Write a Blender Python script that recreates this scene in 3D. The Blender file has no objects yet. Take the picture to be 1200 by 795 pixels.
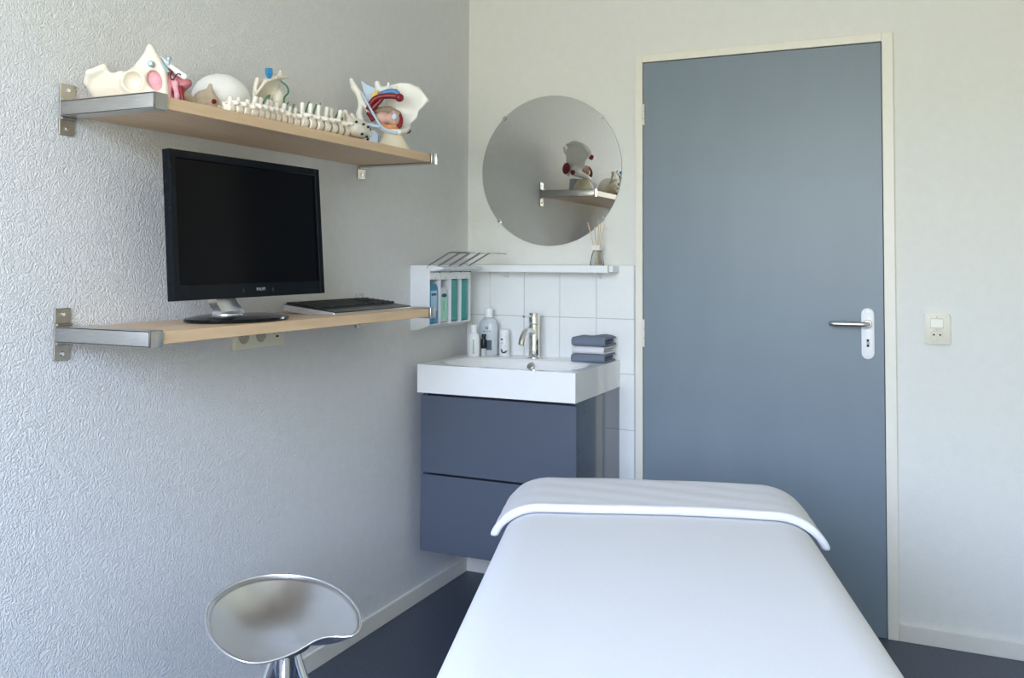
import bpy, bmesh, math, random
import numpy as np
from mathutils import Vector, Matrix, Euler
random.seed(7)
SC = bpy.context.scene
COL = SC.collection
PI = math.pi

# ------------------------------------------------------------------ camera
YAW, PITCH, ROLL = 0.4324, 0.0387, 0.0047
def make_camera():
    r = Vector((math.cos(YAW), math.sin(YAW), 0)); f = Vector((-math.sin(YAW), math.cos(YAW), 0)); u = Vector((0, 0, 1))
    fw = f*math.cos(PITCH) + u*math.sin(PITCH); up = u*math.cos(PITCH) - f*math.sin(PITCH)
    e1 = r*math.cos(ROLL) + up*math.sin(ROLL); e2 = up*math.cos(ROLL) - r*math.sin(ROLL)
    cd = bpy.data.cameras.new('camera'); cam = bpy.data.objects.new('camera', cd); COL.objects.link(cam)
    m = Matrix((e1, e2, -fw)).transposed().to_4x4(); m.translation = Vector((1.7655, -3.3887, 1.2553))
    cam.matrix_world = m
    cd.sensor_fit = 'HORIZONTAL'; cd.sensor_width = 36.0
    cd.lens = 36.0*1078.682/1200.0
    cd.shift_x = 0.0; cd.shift_y = -(397.5-266.3347)/1200.0
    cd.clip_start = 0.05; cd.clip_end = 100
    SC.camera = cam
make_camera()

# ------------------------------------------------------------------ sky, light, exposure
EXPOSURE = 1.80
SKY_STRENGTH = 5.2
def make_world():
    w = bpy.data.worlds.new('daylight'); SC.world = w; w.use_nodes = True
    nt = w.node_tree; nt.nodes.clear()
    out = nt.nodes.new('ShaderNodeOutputWorld'); bg = nt.nodes.new('ShaderNodeBackground')
    tc = nt.nodes.new('ShaderNodeTexCoord'); sp = nt.nodes.new('ShaderNodeSeparateXYZ')
    ramp = nt.nodes.new('ShaderNodeValToRGB'); mr = nt.nodes.new('ShaderNodeMapRange')
    mr.inputs['From Min'].default_value = -1; mr.inputs['From Max'].default_value = 1
    nt.links.new(tc.outputs['Generated'], sp.inputs[0]); nt.links.new(sp.outputs['Z'], mr.inputs['Value'])
    nt.links.new(mr.outputs[0], ramp.inputs[0]); nt.links.new(ramp.outputs[0], bg.inputs[0]); nt.links.new(bg.outputs[0], out.inputs[0])
    bg.inputs[1].default_value = SKY_STRENGTH
    cr = ramp.color_ramp
    # sunlit ground, a belt of garden green up to about eight degrees, then bright blue white sky
    cr.elements[0].position = 0.0; cr.elements[0].color = (0.36, 0.35, 0.31, 1)
    cr.elements[1].position = 1.0; cr.elements[1].color = (0.52, 0.75, 1.30, 1)
    for p, c in ((0.495, (0.50, 0.485, 0.42, 1)), (0.51, (0.42, 0.43, 0.35, 1)), (0.540, (0.48, 0.50, 0.42, 1)), (0.585, (0.82, 0.93, 1.22, 1)), (0.74, (0.70, 0.89, 1.32, 1))):
        e = cr.elements.new(p); e.color = c
make_world()
WX0, WX1, WZ0, WZ1, WY = 0.15, 2.35, 0.85, 2.48, -4.40     # the daylight window in the wall behind the camera
def make_portal():
    ld = bpy.data.lights.new('window_portal', 'AREA'); ld.shape = 'RECTANGLE'; ld.size = WX1-WX0; ld.size_y = WZ1-WZ0
    ld.cycles.is_portal = True
    lo = bpy.data.objects.new('window_portal', ld); COL.objects.link(lo)
    lo.location = ((WX0+WX1)/2, WY-0.02, (WZ0+WZ1)/2); lo.rotation_euler = (PI/2, 0, 0)
make_portal()
SC.view_settings.view_transform = 'Standard'; SC.view_settings.look = 'None'
SC.view_settings.gamma = 1.0; SC.view_settings.use_curve_mapping = False
SC.view_settings.exposure = EXPOSURE
SC.cycles.use_denoising = True
SC.cycles.max_bounces = 12; SC.cycles.diffuse_bounces = 6; SC.cycles.glossy_bounces = 5
SC.cycles.caustics_reflective = False; SC.cycles.caustics_refractive = False

# ------------------------------------------------------------------ materials
def mat(name, color, rough=0.5, metal=0.0, var=0.04, vscale=30.0, bump=0.0, bscale=200.0, bdetail=2.0, spec=0.5,
        coat=0.0, trans=0.0, sss=0.0, stretch=None, ior=1.45, bdist=0.002):
    m = bpy.data.materials.new(name); m.use_nodes = True
    nt = m.node_tree; b = nt.nodes['Principled BSDF']
    b.inputs['Roughness'].default_value = rough; b.inputs['Metallic'].default_value = metal
    b.inputs['Specular IOR Level'].default_value = spec; b.inputs['Coat Weight'].default_value = coat
    b.inputs['Coat Roughness'].default_value = 0.05
    b.inputs['Transmission Weight'].default_value = trans; b.inputs['IOR'].default_value = ior
    if sss: b.inputs['Subsurface Weight'].default_value = sss; b.inputs['Subsurface Scale'].default_value = 0.01
    tc = nt.nodes.new('ShaderNodeTexCoord'); mp = nt.nodes.new('ShaderNodeMapping')
    nt.links.new(tc.outputs['Object'], mp.inputs[0])
    if stretch: mp.inputs['Scale'].default_value = stretch
    n = nt.nodes.new('ShaderNodeTexNoise'); n.inputs['Scale'].default_value = vscale; n.inputs['Detail'].default_value = 4
    nt.links.new(mp.outputs[0], n.inputs['Vector'])
    r = nt.nodes.new('ShaderNodeValToRGB')
    r.color_ramp.elements[0].position = 0.3; r.color_ramp.elements[1].position = 0.7
    r.color_ramp.elements[0].color = (*[max(0, c*(1-var)) for c in color], 1)
    r.color_ramp.elements[1].color = (*[min(1, c*(1+var)) for c in color], 1)
    nt.links.new(n.outputs['Fac'], r.inputs[0]); nt.links.new(r.outputs[0], b.inputs['Base Color'])
    if bump:
        n2 = nt.nodes.new('ShaderNodeTexNoise'); n2.inputs['Scale'].default_value = bscale; n2.inputs['Detail'].default_value = bdetail
        nt.links.new(mp.outputs[0], n2.inputs['Vector'])
        bp = nt.nodes.new('ShaderNodeBump'); bp.inputs['Strength'].default_value = bump; bp.inputs['Distance'].default_value = bdist
        nt.links.new(n2.outputs['Fac'], bp.inputs['Height']); nt.links.new(bp.outputs[0], b.inputs['Normal'])
    return m

def stucco(m, scale, strength, dist):
    """rounded grains of sprayed plaster"""
    nt = m.node_tree; b = nt.nodes['Principled BSDF']; tc = nt.nodes.new('ShaderNodeTexCoord')
    n = nt.nodes.new('ShaderNodeTexNoise'); n.inputs['Scale'].default_value = 45; n.inputs['Detail'].default_value = 2
    v = nt.nodes.new('ShaderNodeTexVoronoi'); v.feature = 'F1'; v.inputs['Scale'].default_value = scale
    nt.links.new(tc.outputs['Object'], n.inputs['Vector'])
    mx = nt.nodes.new('ShaderNodeMix'); mx.data_type = 'VECTOR'; mx.inputs[0].default_value = 0.03
    nt.links.new(tc.outputs['Object'], mx.inputs[4]); nt.links.new(n.outputs['Color'], mx.inputs[5]); nt.links.new(mx.outputs[1], v.inputs['Vector'])
    bp = nt.nodes.new('ShaderNodeBump'); bp.invert = True; bp.inputs['Strength'].default_value = strength; bp.inputs['Distance'].default_value = dist
    nt.links.new(v.outputs['Distance'], bp.inputs['Height']); nt.links.new(bp.outputs[0], b.inputs['Normal'])
    return m

def weave(m, scale, strength, dist=0.001):
    """adds a cloth weave relief to a material"""
    nt = m.node_tree; b = nt.nodes['Principled BSDF']
    tc = nt.nodes.new('ShaderNodeTexCoord')
    ws = []
    for d in ('X', 'Y'):
        w = nt.nodes.new('ShaderNodeTexWave'); w.bands_direction = d; w.inputs['Scale'].default_value = scale
        w.inputs['Distortion'].default_value = 1.2; w.inputs['Detail'].default_value = 1.5
        nt.links.new(tc.outputs['Object'], w.inputs['Vector']); ws.append(w)
    mx = nt.nodes.new('ShaderNodeMath'); mx.operation = 'ADD'
    nt.links.new(ws[0].outputs['Fac'], mx.inputs[0]); nt.links.new(ws[1].outputs['Fac'], mx.inputs[1])
    bp = nt.nodes.new('ShaderNodeBump'); bp.inputs['Strength'].default_value = strength; bp.inputs['Distance'].default_value = dist
    nt.links.new(mx.outputs[0], bp.inputs['Height']); nt.links.new(bp.outputs[0], b.inputs['Normal'])
    b.inputs['Sheen Weight'].default_value = 0.15
    return m

M = {}
M['stucco'] = stucco(mat('white_stucco', (0.69, 0.69, 0.69), 0.8, var=0.02, spec=0.25), 200, 0.68, 0.0031)
M['paper'] = mat('white_wall_paper', (0.73, 0.73, 0.685), 0.7, var=0.015, bump=0.5, bscale=190, bdetail=3, bdist=0.0025, spec=0.25)
M['bounce_wall'] = mat('warm_bounce_wall_paint', (0.80, 0.76, 0.58), 0.7, var=0.015)  # unseen right wall; cream tone made up to bounce warm light
M['ceil'] = mat('ceiling_paint', (0.86, 0.86, 0.84), 0.8, var=0.01)
M['floor'] = mat('dark_slate_linoleum', (0.055, 0.068, 0.100), 0.40, var=0.25, vscale=120, bump=0.05, bscale=400)
M['base'] = mat('off_white_trim_paint', (0.74, 0.72, 0.66), 0.45, var=0.015)
M['frame'] = mat('cream_frame_paint', (0.78, 0.75, 0.66), 0.4, var=0.015)
M['door'] = mat('grey_blue_door_paint', (0.185, 0.232, 0.272), 0.36, var=0.03, vscale=8, bump=0.12, bscale=260, bdist=0.001, stretch=(1, 1, 0.25))
M['tile'] = mat('white_glazed_tile', (0.82, 0.83, 0.82), 0.12, var=0.01, spec=0.5)
M['grout'] = mat('grey_grout', (0.50, 0.50, 0.49), 0.9, var=0.05)
M['ceramic'] = mat('white_ceramic', (0.84, 0.84, 0.83), 0.08, var=0.005)
M['cab'] = mat('dark_blue_grey_lacquer', (0.078, 0.094, 0.128), 0.16, var=0.01, coat=0.5)
M['cabshade'] = mat('drawer_gap_shade', (0.03, 0.035, 0.05), 0.4, var=0.02)  # shade put into the colour, for the filler behind the drawers
M['steel'] = mat('brushed_steel', (0.56, 0.55, 0.53), 0.33, 1.0, var=0.05, vscale=40, stretch=(1, 12, 12))
M['plate'] = mat('dull_steel_plate', (0.52, 0.49, 0.44), 0.38, 1.0, var=0.05)
M['chrome'] = mat('chrome', (0.80, 0.80, 0.80), 0.07, 1.0, var=0.01)
M['seat'] = mat('satin_aluminium', (0.90, 0.92, 0.95), 0.30, 1.0, var=0.02, vscale=12)
M['mirror'] = mat('mirror_silver', (0.80, 0.80, 0.78), 0.01, 1.0, var=0.0)
M['mirror_edge'] = mat('mirror_glass_edge', (0.20, 0.26, 0.25), 0.15, var=0.02)
M['black'] = mat('black_plastic', (0.010, 0.012, 0.015), 0.3, var=0.05, spec=0.4)
M['blackg'] = mat('glossy_black_plastic', (0.004, 0.006, 0.009), 0.16, var=0.02, spec=0.18)
M['screen'] = mat('dark_screen', (0.002, 0.002, 0.003), 0.12, var=0.02, spec=0.12)
M['key'] = mat('black_keys', (0.016, 0.016, 0.018), 0.5, var=0.05)
M['silver'] = mat('silver_plastic', (0.70, 0.71, 0.73), 0.26, 0.75, var=0.02)
M['logo'] = mat('pale_print', (0.36, 0.38, 0.40), 0.5, var=0.01)
M['socketl'] = mat('cream_socket_face', (0.66, 0.62, 0.50), 0.4, var=0.01)
M['socket'] = mat('cream_plastic', (0.73, 0.705, 0.59), 0.35, var=0.01)
M['socketw'] = mat('cream_plastic_well', (0.42, 0.37, 0.29), 0.4, var=0.02)
M['white'] = mat('white_plastic', (0.82, 0.83, 0.84), 0.35, var=0.01)
M['enamel'] = mat('white_enamel', (0.78, 0.80, 0.82), 0.3, var=0.01)
M['wire'] = mat('dark_chrome_wire', (0.42, 0.42, 0.42), 0.18, 1.0, var=0.02)
M['dark'] = mat('dark_hole', (0.015, 0.013, 0.012), 0.8, var=0.05)
M['blueb'] = mat('blue_soap', (0.035, 0.22, 0.40), 0.15, var=0.03)
M['palebl'] = mat('pale_blue_label', (0.36, 0.56, 0.72), 0.5, var=0.03)
M['navy'] = mat('navy_print', (0.02, 0.035, 0.10), 0.5, var=0.03)
M['greenl'] = mat('mint_label', (0.34, 0.66, 0.50), 0.5, var=0.03)
M['teal'] = mat('teal_plastic', (0.02, 0.27, 0.245), 0.25, var=0.03)
M['clearp'] = mat('cloudy_bottle', (0.58, 0.62, 0.65), 0.2, var=0.02)
M['greenp'] = mat('green_print', (0.22, 0.42, 0.10), 0.5, var=0.03)
M['slatep'] = mat('slate_print', (0.06, 0.085, 0.125), 0.5, var=0.03)
M['purple'] = mat('plum_print', (0.06, 0.03, 0.07), 0.5, var=0.03)
M['lilac'] = mat('lilac_print', (0.55, 0.58, 0.80), 0.5, var=0.03)
M['bone'] = mat('ivory_bone', (0.71, 0.66, 0.55), 0.45, var=0.05, vscale=18, bump=0.12, bscale=90)
M['bonew'] = mat('white_bone', (0.86, 0.84, 0.79), 0.4, var=0.03, vscale=18)
M['bonev'] = mat('aged_ivory_bone', (0.80, 0.74, 0.64), 0.5, var=0.12, vscale=45)
M['tan'] = mat('tan_bone', (0.60, 0.49, 0.36), 0.7, var=0.12, vscale=60, bump=0.5, bscale=160)
M['disc'] = mat('beige_disc', (0.36, 0.28, 0.20), 0.6, var=0.1, vscale=60)
M['nerve'] = mat('green_nerve', (0.05, 0.18, 0.09), 0.5, var=0.05)
M['pink'] = mat('pink_tissue', (0.62, 0.30, 0.34), 0.55, var=0.15, vscale=90, bump=0.3, bscale=150)
M['muscle'] = mat('rose_muscle', (0.36, 0.12, 0.13), 0.45, var=0.3, vscale=60, bump=0.3, bscale=120)
M['red'] = mat('deep_red_vessel', (0.20, 0.012, 0.02), 0.25, var=0.05)
M['yellow'] = mat('yellow_nerve', (0.80, 0.48, 0.06), 0.4, var=0.05)
M['bluev'] = mat('blue_vein', (0.10, 0.24, 0.52), 0.35, var=0.08)
M['lig'] = mat('pale_blue_ligament', (0.52, 0.64, 0.78), 0.4, var=0.06)
M['organ'] = mat('flesh_organ', (0.66, 0.42, 0.35), 0.35, var=0.1)
M['orange'] = mat('orange_organ', (0.68, 0.30, 0.14), 0.4, var=0.1)
M['bluepin'] = mat('bright_blue_pin', (0.03, 0.22, 0.45), 0.35, var=0.02)
M['greypin'] = mat('grey_blue_pin', (0.35, 0.46, 0.54), 0.3, 0.4, var=0.02)
M['cream'] = mat('cream_stand', (0.78, 0.70, 0.54), 0.45, var=0.02)
M['cloth'] = weave(mat('white_cotton_sheet', (0.63, 0.63, 0.65), 0.9, var=0.012, vscale=150, spec=0.1), 260, 0.25)
M['waffle'] = weave(mat('white_waffle_towel', (0.70, 0.70, 0.73), 0.9, var=0.012, vscale=150, spec=0.1), 210, 0.5, 0.001)
M['tblue'] = weave(mat('slate_blue_terry', (0.19, 0.225, 0.30), 0.95, var=0.08, vscale=200, spec=0.1), 300, 0.6)
M['twhite'] = weave(mat('white_terry', (0.80, 0.80, 0.84), 0.95, var=0.02, vscale=200, spec=0.1), 300, 0.6)
M['reed'] = mat('pale_reed', (0.68, 0.50, 0.29), 0.7, var=0.1, vscale=80)
M['woodlid'] = mat('white_collar', (0.80, 0.76, 0.70), 0.5, var=0.02)
M['vinyl'] = mat('grey_vinyl', (0.25, 0.27, 0.30), 0.5, var=0.03)

def wood_mat():
    m = mat('birch_veneer', (0.69, 0.490, 0.305), 0.42, var=0.06, vscale=6, stretch=(14, 0.9, 14), spec=0.4)
    nt = m.node_tree; b = nt.nodes['Principled BSDF']
    tc = nt.nodes.new('ShaderNodeTexCoord'); mp = nt.nodes.new('ShaderNodeMapping'); mp.inputs['Scale'].default_value = (1, 0.25, 1.5)
    w = nt.nodes.new('ShaderNodeTexWave'); w.inputs['Scale'].default_value = 9; w.inputs['Distortion'].default_value = 7; w.inputs['Detail'].default_value = 3
    nt.links.new(tc.outputs['Object'], mp.inputs[0]); nt.links.new(mp.outputs[0], w.inputs['Vector'])
    mx = nt.nodes.new('ShaderNodeMix'); mx.data_type = 'RGBA'; mx.blend_type = 'MULTIPLY'; mx.inputs[0].default_value = 0.09
    src = b.inputs['Base Color'].links[0].from_socket
    nt.links.new(src, mx.inputs[6]); nt.links.new(w.outputs['Color'], mx.inputs[7]); nt.links.new(mx.outputs[2], b.inputs['Base Color'])
    return m
M['wood'] = wood_mat()
def glass_mat(name, tint, clear=0.9):
    m = bpy.data.materials.new(name); m.use_nodes = True; nt = m.node_tree; nt.nodes.clear()
    out = nt.nodes.new('ShaderNodeOutputMaterial'); mx = nt.nodes.new('ShaderNodeMixShader')
    t = nt.nodes.new('ShaderNodeBsdfTransparent'); t.inputs[0].default_value = (*tint, 1)
    g = nt.nodes.new('ShaderNodeBsdfGlossy'); g.inputs['Roughness'].default_value = 0.03
    lw = nt.nodes.new('ShaderNodeLayerWeight'); lw.inputs[0].default_value = 1-clear
    nt.links.new(lw.outputs['Fresnel'], mx.inputs[0]); nt.links.new(t.outputs[0], mx.inputs[1]); nt.links.new(g.outputs[0], mx.inputs[2])
    nt.links.new(mx.outputs[0], out.inputs[0]); return m
M['glass'] = glass_mat('clear_glass', (0.965, 0.975, 0.975), 0.88)
M['pane'] = glass_mat('window_glass', (0.97, 0.98, 0.98), 0.97)

# ------------------------------------------------------------------ helpers
def obj(name, me, m, parent=None, loc=None, smooth=False, local=False):
    """links a bmesh or mesh as ONE object; coordinates are world unless local"""
    if isinstance(me, bmesh.types.BMesh):
        bm = me; me = bpy.data.meshes.new(name)
        bmesh.ops.recalc_face_normals(bm, faces=bm.faces[:]); bm.to_mesh(me); bm.free()
    if m is not None:
        for mm in (m if isinstance(m, (list, tuple)) else [m]): me.materials.append(mm)
    if smooth: 
        for p in me.polygons: p.use_smooth = True
        if smooth == 'auto': me.set_sharp_from_angle(angle=math.radians(38))
    o = bpy.data.objects.new(name, me); COL.objects.link(o)
    if parent is not None:
        o.parent = parent
        if not local: o.matrix_parent_inverse = parent_inv(parent)
    if loc: o.location = loc
    return o
def world_of(p):
    m = Matrix.LocRotScale(p.location, p.rotation_euler, p.scale)
    return m if p.parent is None else world_of(p.parent) @ p.matrix_parent_inverse @ m
def parent_inv(p): return world_of(p).inverted()
def tag(o, label, cat, group=None):
    o['label'] = label; o['category'] = cat
    if group: o['group'] = group
    return o
def thing(name, label, cat, loc=(0, 0, 0), group=None):
    o = bpy.data.objects.new(name, None); COL.objects.link(o); o.location = loc; o.empty_display_size = 0.05
    return tag(o, label, cat, group)
def struct(o): o['kind'] = 'structure'; return o
def empty_struct(name, loc):
    o = bpy.data.objects.new(name, None); COL.objects.link(o); o.location = loc; o.empty_display_size = 0.05
    return struct(o)

def box(bm, x0, x1, y0, y1, z0, z1, bev=0.0, seg=2):
    r = bmesh.ops.create_cube(bm, size=1); vs = r['verts']
    for v in vs: v.co = ((x0+x1)/2+v.co.x*(x1-x0), (y0+y1)/2+v.co.y*(y1-y0), (z0+z1)/2+v.co.z*(z1-z0))
    if bev:
        es = list({e for v in vs for e in v.link_edges})
        bmesh.ops.bevel(bm, geom=es, offset=bev, segments=seg, affect='EDGES', profile=0.5)
    return bm
def B(*a, **k): return box(bmesh.new(), *a, **k)
def lathe(bm, prof, c=(0, 0, 0), n=32, axis=(0, 0, 1), sx=1.0, sy=1.0):
    """prof: (r, h) list turned about axis through c; ends with r>0 are capped"""
    q = Vector((0, 0, 1)).rotation_difference(Vector(axis).normalized()); c = Vector(c); rings = []
    for r, h in prof:
        rings.append([bm.verts.new(c + q @ Vector((sx*r*math.cos(2*PI*i/n), sy*r*math.sin(2*PI*i/n), h))) for i in range(n)])
    for a, b in zip(rings, rings[1:]):
        for i in range(n): bm.faces.new((a[i], a[(i+1) % n], b[(i+1) % n], b[i]))
    bm.faces.new(rings[0][::-1]); bm.faces.new(rings[-1])
    return bm
def L(*a, **k): return lathe(bmesh.new(), *a, **k)
def smooth_path(pts, k=6):
    pts = [Vector(p) for p in pts]; out = []
    P = [pts[0]*2-pts[1]] + pts + [pts[-1]*2-pts[-2]]
    for i in range(1, len(P)-2):
        a, b, c, d = P[i-1:i+3]
        for j in range(k):
            t = j/k; out.append(0.5*((2*b)+(c-a)*t+(2*a-5*b+4*c-d)*t*t+(3*b-a-3*c+d)*t**3))
    return out+[pts[-1]]
def tube(bm, pts, r, n=10, closed=False, flat=1.0):
    pts = [Vector(p) for p in pts]; N = len(pts)
    rs = r if isinstance(r, (list, tuple)) else [r]*N
    if len(rs) != N: rs = [rs[0]+(rs[-1]-rs[0])*i/(N-1) for i in range(N)]
    t0 = (pts[1]-pts[0]).normalized(); ref = Vector((0, 0, 1)) if abs(t0.z) < 0.9 else Vector((1, 0, 0))
    nrm = (ref - t0*ref.dot(t0)).normalized(); rings = []
    for i, p in enumerate(pts):
        if closed: t = (pts[(i+1) % N]-pts[i-1]).normalized()
        else: t = (pts[min(i+1, N-1)]-pts[max(i-1, 0)]).normalized()
        nrm = (nrm - t*nrm.dot(t)).normalized(); bn = t.cross(nrm)
        rings.append([bm.verts.new(p + nrm*(rs[i]*flat*math.cos(2*PI*j/n)) + bn*(rs[i]*math.sin(2*PI*j/n))) for j in range(n)])
    prs = list(zip(rings, rings[1:])) + ([(rings[-1], rings[0])] if closed else [])
    for a, b in prs:
        for j in range(n): bm.faces.new((a[j], a[(j+1) % n], b[(j+1) % n], b[j]))
    if not closed: bm.faces.new(rings[0][::-1]); bm.faces.new(rings[-1])
    return bm
def T(*a, **k): return tube(bmesh.new(), *a, **k)
def prism(bm, poly, a0, a1, axis='y', bev=0.0):
    """polygon extruded along axis between a0 and a1; poly gives the other two coordinates in xyz order"""
    def P(u, v, a):
        return {'x': (a, u, v), 'y': (u, a, v), 'z': (u, v, a)}[axis]
    A = [bm.verts.new(P(u, v, a0)) for u, v in poly]; Bv = [bm.verts.new(P(u, v, a1)) for u, v in poly]; n = len(poly)
    fs = [bm.faces.new(A[::-1]), bm.faces.new(Bv)]
    for i in range(n): fs.append(bm.faces.new((A[i], A[(i+1) % n], Bv[(i+1) % n], Bv[i])))
    if bev:
        es = [e for e in {e for f in fs[:2] for e in f.edges}]
        bmesh.ops.bevel(bm, geom=es, offset=bev, segments=2, affect='EDGES', profile=0.5)
    return bm
def rrect(u0, u1, v0, v1, r, n=6):
    out = []
    for cu, cv, a in ((u1-r, v1-r, 0), (u0+r, v1-r, 90), (u0+r, v0+r, 180), (u1-r, v0+r, 270)):
        for i in range(n+1):
            t = math.radians(a+90*i/n); out.append((cu+r*math.cos(t), cv+r*math.sin(t)))
    return out
def ell(cu, cv, a, b, n=32): return [(cu+a*math.cos(2*PI*i/n), cv+b*math.sin(2*PI*i/n)) for i in range(n)]

# signed distance modelling for the bones and the cloth: fields are numpy functions of (x, y, z)
def sd_ell(c, r, rot=None):
    c = np.array(c); r = np.array(r); R = np.array(Euler(rot).to_matrix()).T if rot else None
    def f(p):
        q = p-c
        if R is not None: q = q @ R.T
        k0 = np.linalg.norm(q/r, axis=-1); k1 = np.linalg.norm(q/(r*r), axis=-1)+1e-9
        return k0*(k0-1)/k1
    return f
def sd_cap(a, b, ra, rb=None):
    a = np.array(a, float); b = np.array(b, float); rb = ra if rb is None else rb
    def f(p):
        ab = b-a; t = np.clip(((p-a) @ ab)/(ab @ ab), 0, 1)
        return np.linalg.norm(p-a-t[..., None]*ab, axis=-1) - (ra+(rb-ra)*t)
    return f
def sd_chain(pts, rs):
    rs = rs if isinstance(rs, (list, tuple)) else [rs]*len(pts)
    return union(*[sd_cap(pts[i], pts[i+1], rs[i], rs[i+1]) for i in range(len(pts)-1)], k=0.004)
def sd_plate(poly, mid, th, rnd=0.004):
    """outline in (y, z), curved plate around x = mid(y, z), half thickness th"""
    P = np.array(poly, float)
    def f(p):
        q = p[..., 1:3]; d = np.full(q.shape[:-1], 1e9); s = np.ones(q.shape[:-1])
        n = len(P)
        for i in range(n):
            a, b = P[i], P[i-1]; e = b-a; w = q-a
            t = np.clip((w @ e)/(e @ e), 0, 1); d = np.minimum(d, ((w-t[..., None]*e)**2).sum(-1))
            c1 = q[..., 1] >= a[1]; c2 = q[..., 1] < b[1]; c3 = e[0]*w[..., 1] > e[1]*w[..., 0]
            flip = (c1 & c2 & c3) | (~c1 & ~c2 & ~c3); s = np.where(flip, -s, s)
        d2 = s*np.sqrt(d); dx = np.abs(p[..., 0]-mid(p[..., 1], p[..., 2])) - (th-rnd)
        d2 = d2+rnd
        return np.minimum(np.maximum(d2, dx), 0)+np.sqrt(np.maximum(d2, 0)**2+np.maximum(dx, 0)**2)-rnd
    return f
def union(*fs, k=0.01):
    def f(p):
        d = fs[0](p)
        for g in fs[1:]:
            e = g(p); h = np.clip(0.5+0.5*(e-d)/k, 0, 1); d = e*(1-h)+d*h-k*h*(1-h)
        return d
    return f
def minus(a, b, k=0.004):
    def f(p):
        d = a(p); e = -b(p); h = np.clip(0.5-0.5*(e-d)/k, 0, 1)
        return e*(1-h)+d*h+k*h*(1-h)
    return f
def surface(field, lo, hi, res):
    """naive surface nets over a grid; returns a mesh"""
    lo = np.array(lo, float); hi = np.array(hi, float); n = np.ceil((hi-lo)/res).astype(int)+1
    ax = [lo[i]+res*np.arange(n[i]) for i in range(3)]
    G = np.stack(np.meshgrid(*ax, indexing='ij'), -1); D = field(G)
    ins = D < 0; cn = n-1
    idx = -np.ones(cn, int); acc = np.zeros((*cn, 3)); cnt = np.zeros(cn)
    corners = [(i, j, k) for i in (0, 1) for j in (0, 1) for k in (0, 1)]
    def sl(c): return tuple(slice(c[a], c[a]+cn[a]) for a in range(3))
    for c in corners:
        for a in range(3):
            if c[a]: continue
            e = list(c); e[a] = 1
            d0, d1 = D[sl(c)], D[sl(e)]; m = (d0 < 0) != (d1 < 0)
            t = np.where(m, d0/np.where(m, d0-d1, 1), 0)
            p = np.array(c, float)[None, None, None]+np.zeros((*cn, 3)); p[..., a] += t
            acc += np.where(m[..., None], p, 0); cnt += m
    act = cnt > 0; idx[act] = np.arange(act.sum())
    ci = np.argwhere(act); V = lo+res*(ci+acc[act]/cnt[act][:, None])
    F = []
    for a in range(3):
        b, c = (a+1) % 3, (a+2) % 3
        s0 = [slice(None)]*3; s1 = [slice(None)]*3; s0[a] = slice(0, -1); s1[a] = slice(1, None)
        m = ins[tuple(s0)] != ins[tuple(s1)]
        pos = np.argwhere(m); pos = pos[(pos[:, b] > 0) & (pos[:, c] > 0) & (pos[:, b] < cn[b]) & (pos[:, c] < cn[c])]
        if not len(pos): continue
        def at(db, dc):
            q = pos.copy(); q[:, b] -= db; q[:, c] -= dc; return idx[q[:, 0], q[:, 1], q[:, 2]]
        quad = np.stack([at(1, 1), at(0, 1), at(0, 0), at(1, 0)], 1)
        up = ins[tuple(s0)][pos[:, 0], pos[:, 1], pos[:, 2]]
        quad[~up] = quad[~up][:, ::-1]; F.append(quad)
    F = np.concatenate(F); F = F[(F >= 0).all(1)]
    me = bpy.data.meshes.new('organic'); me.from_pydata(V.tolist(), [], F.tolist()); me.update()
    return me
def organic(name, field, lo, hi, res, m, parent=None):
    return obj(name, surface(field, lo, hi, res), m, parent, smooth=True)

# ------------------------------------------------------------------ the room shell
RX1, RY0, RZ = 2.85, WY, 2.60
XF0, XF1, ZF = 0.7241, 1.6374, 2.0513        # outer door frame
XD0, XD1, ZD = 0.7550, 1.5997, 2.0192        # door leaf
wl = struct(obj('wall_left', B(-0.12, 0, RY0-0.12, 0.12, 0, RZ), M['stucco']))
wb_bm = bmesh.new()
box(wb_bm, 0, XF0+0.01, 0, 0.12, 0, RZ); box(wb_bm, XF1-0.01, RX1, 0, 0.12, 0, RZ); box(wb_bm, XF0+0.01, XF1-0.01, 0, 0.12, ZF-0.01, RZ)
wall_back = struct(obj('wall_back', wb_bm, M['paper']))
struct(obj('wall_right', B(RX1, RX1+0.12, RY0-0.12, 0.12, 0, RZ), M['bounce_wall']))
wf = bmesh.new()
for a in ((0, WX0, 0, RZ), (WX1, RX1, 0, RZ), (WX0, WX1, 0, WZ0), (WX0, WX1, WZ1, RZ)): box(wf, a[0], a[1], RY0-0.12, RY0, a[2], a[3])
struct(obj('wall_front', wf, M['paper']))
struct(obj('floor', B(-0.12, RX1+0.12, RY0-0.12, 0.12, -0.1, 0), M['floor']))
struct(obj('ceiling', B(-0.12, RX1+0.12, RY0-0.12, 0.12, RZ, RZ+0.1), M['ceil']))
win = empty_struct('window_1', ((WX0+WX1)/2, RY0-0.06, WZ0))
wfm = bmesh.new()
for a in ((WX0, WX0+.05, WZ0, WZ1), (WX1-.05, WX1, WZ0, WZ1), (WX0, WX1, WZ0, WZ0+.05), (WX0, WX1, WZ1-.05, WZ1), ((WX0+WX1)/2-.03, (WX0+WX1)/2+.03, WZ0, WZ1)):
    box(wfm, a[0], a[1], RY0-0.09, RY0-0.03, a[2], a[3])
obj('window_frame', wfm, M['white'], win)
for a, b in ((WX0+.05, (WX0+WX1)/2-.03), ((WX0+WX1)/2+.03, WX1-.05)):
    obj('pane', B(a, b, RY0-0.062, RY0-0.058, WZ0+.05, WZ1-.05), M['pane'], win)
obj('window_sill', B(WX0-.04, WX1+.04, RY0, RY0+.06, WZ0-.03, WZ0, bev=.004), M['white'], win)

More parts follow.
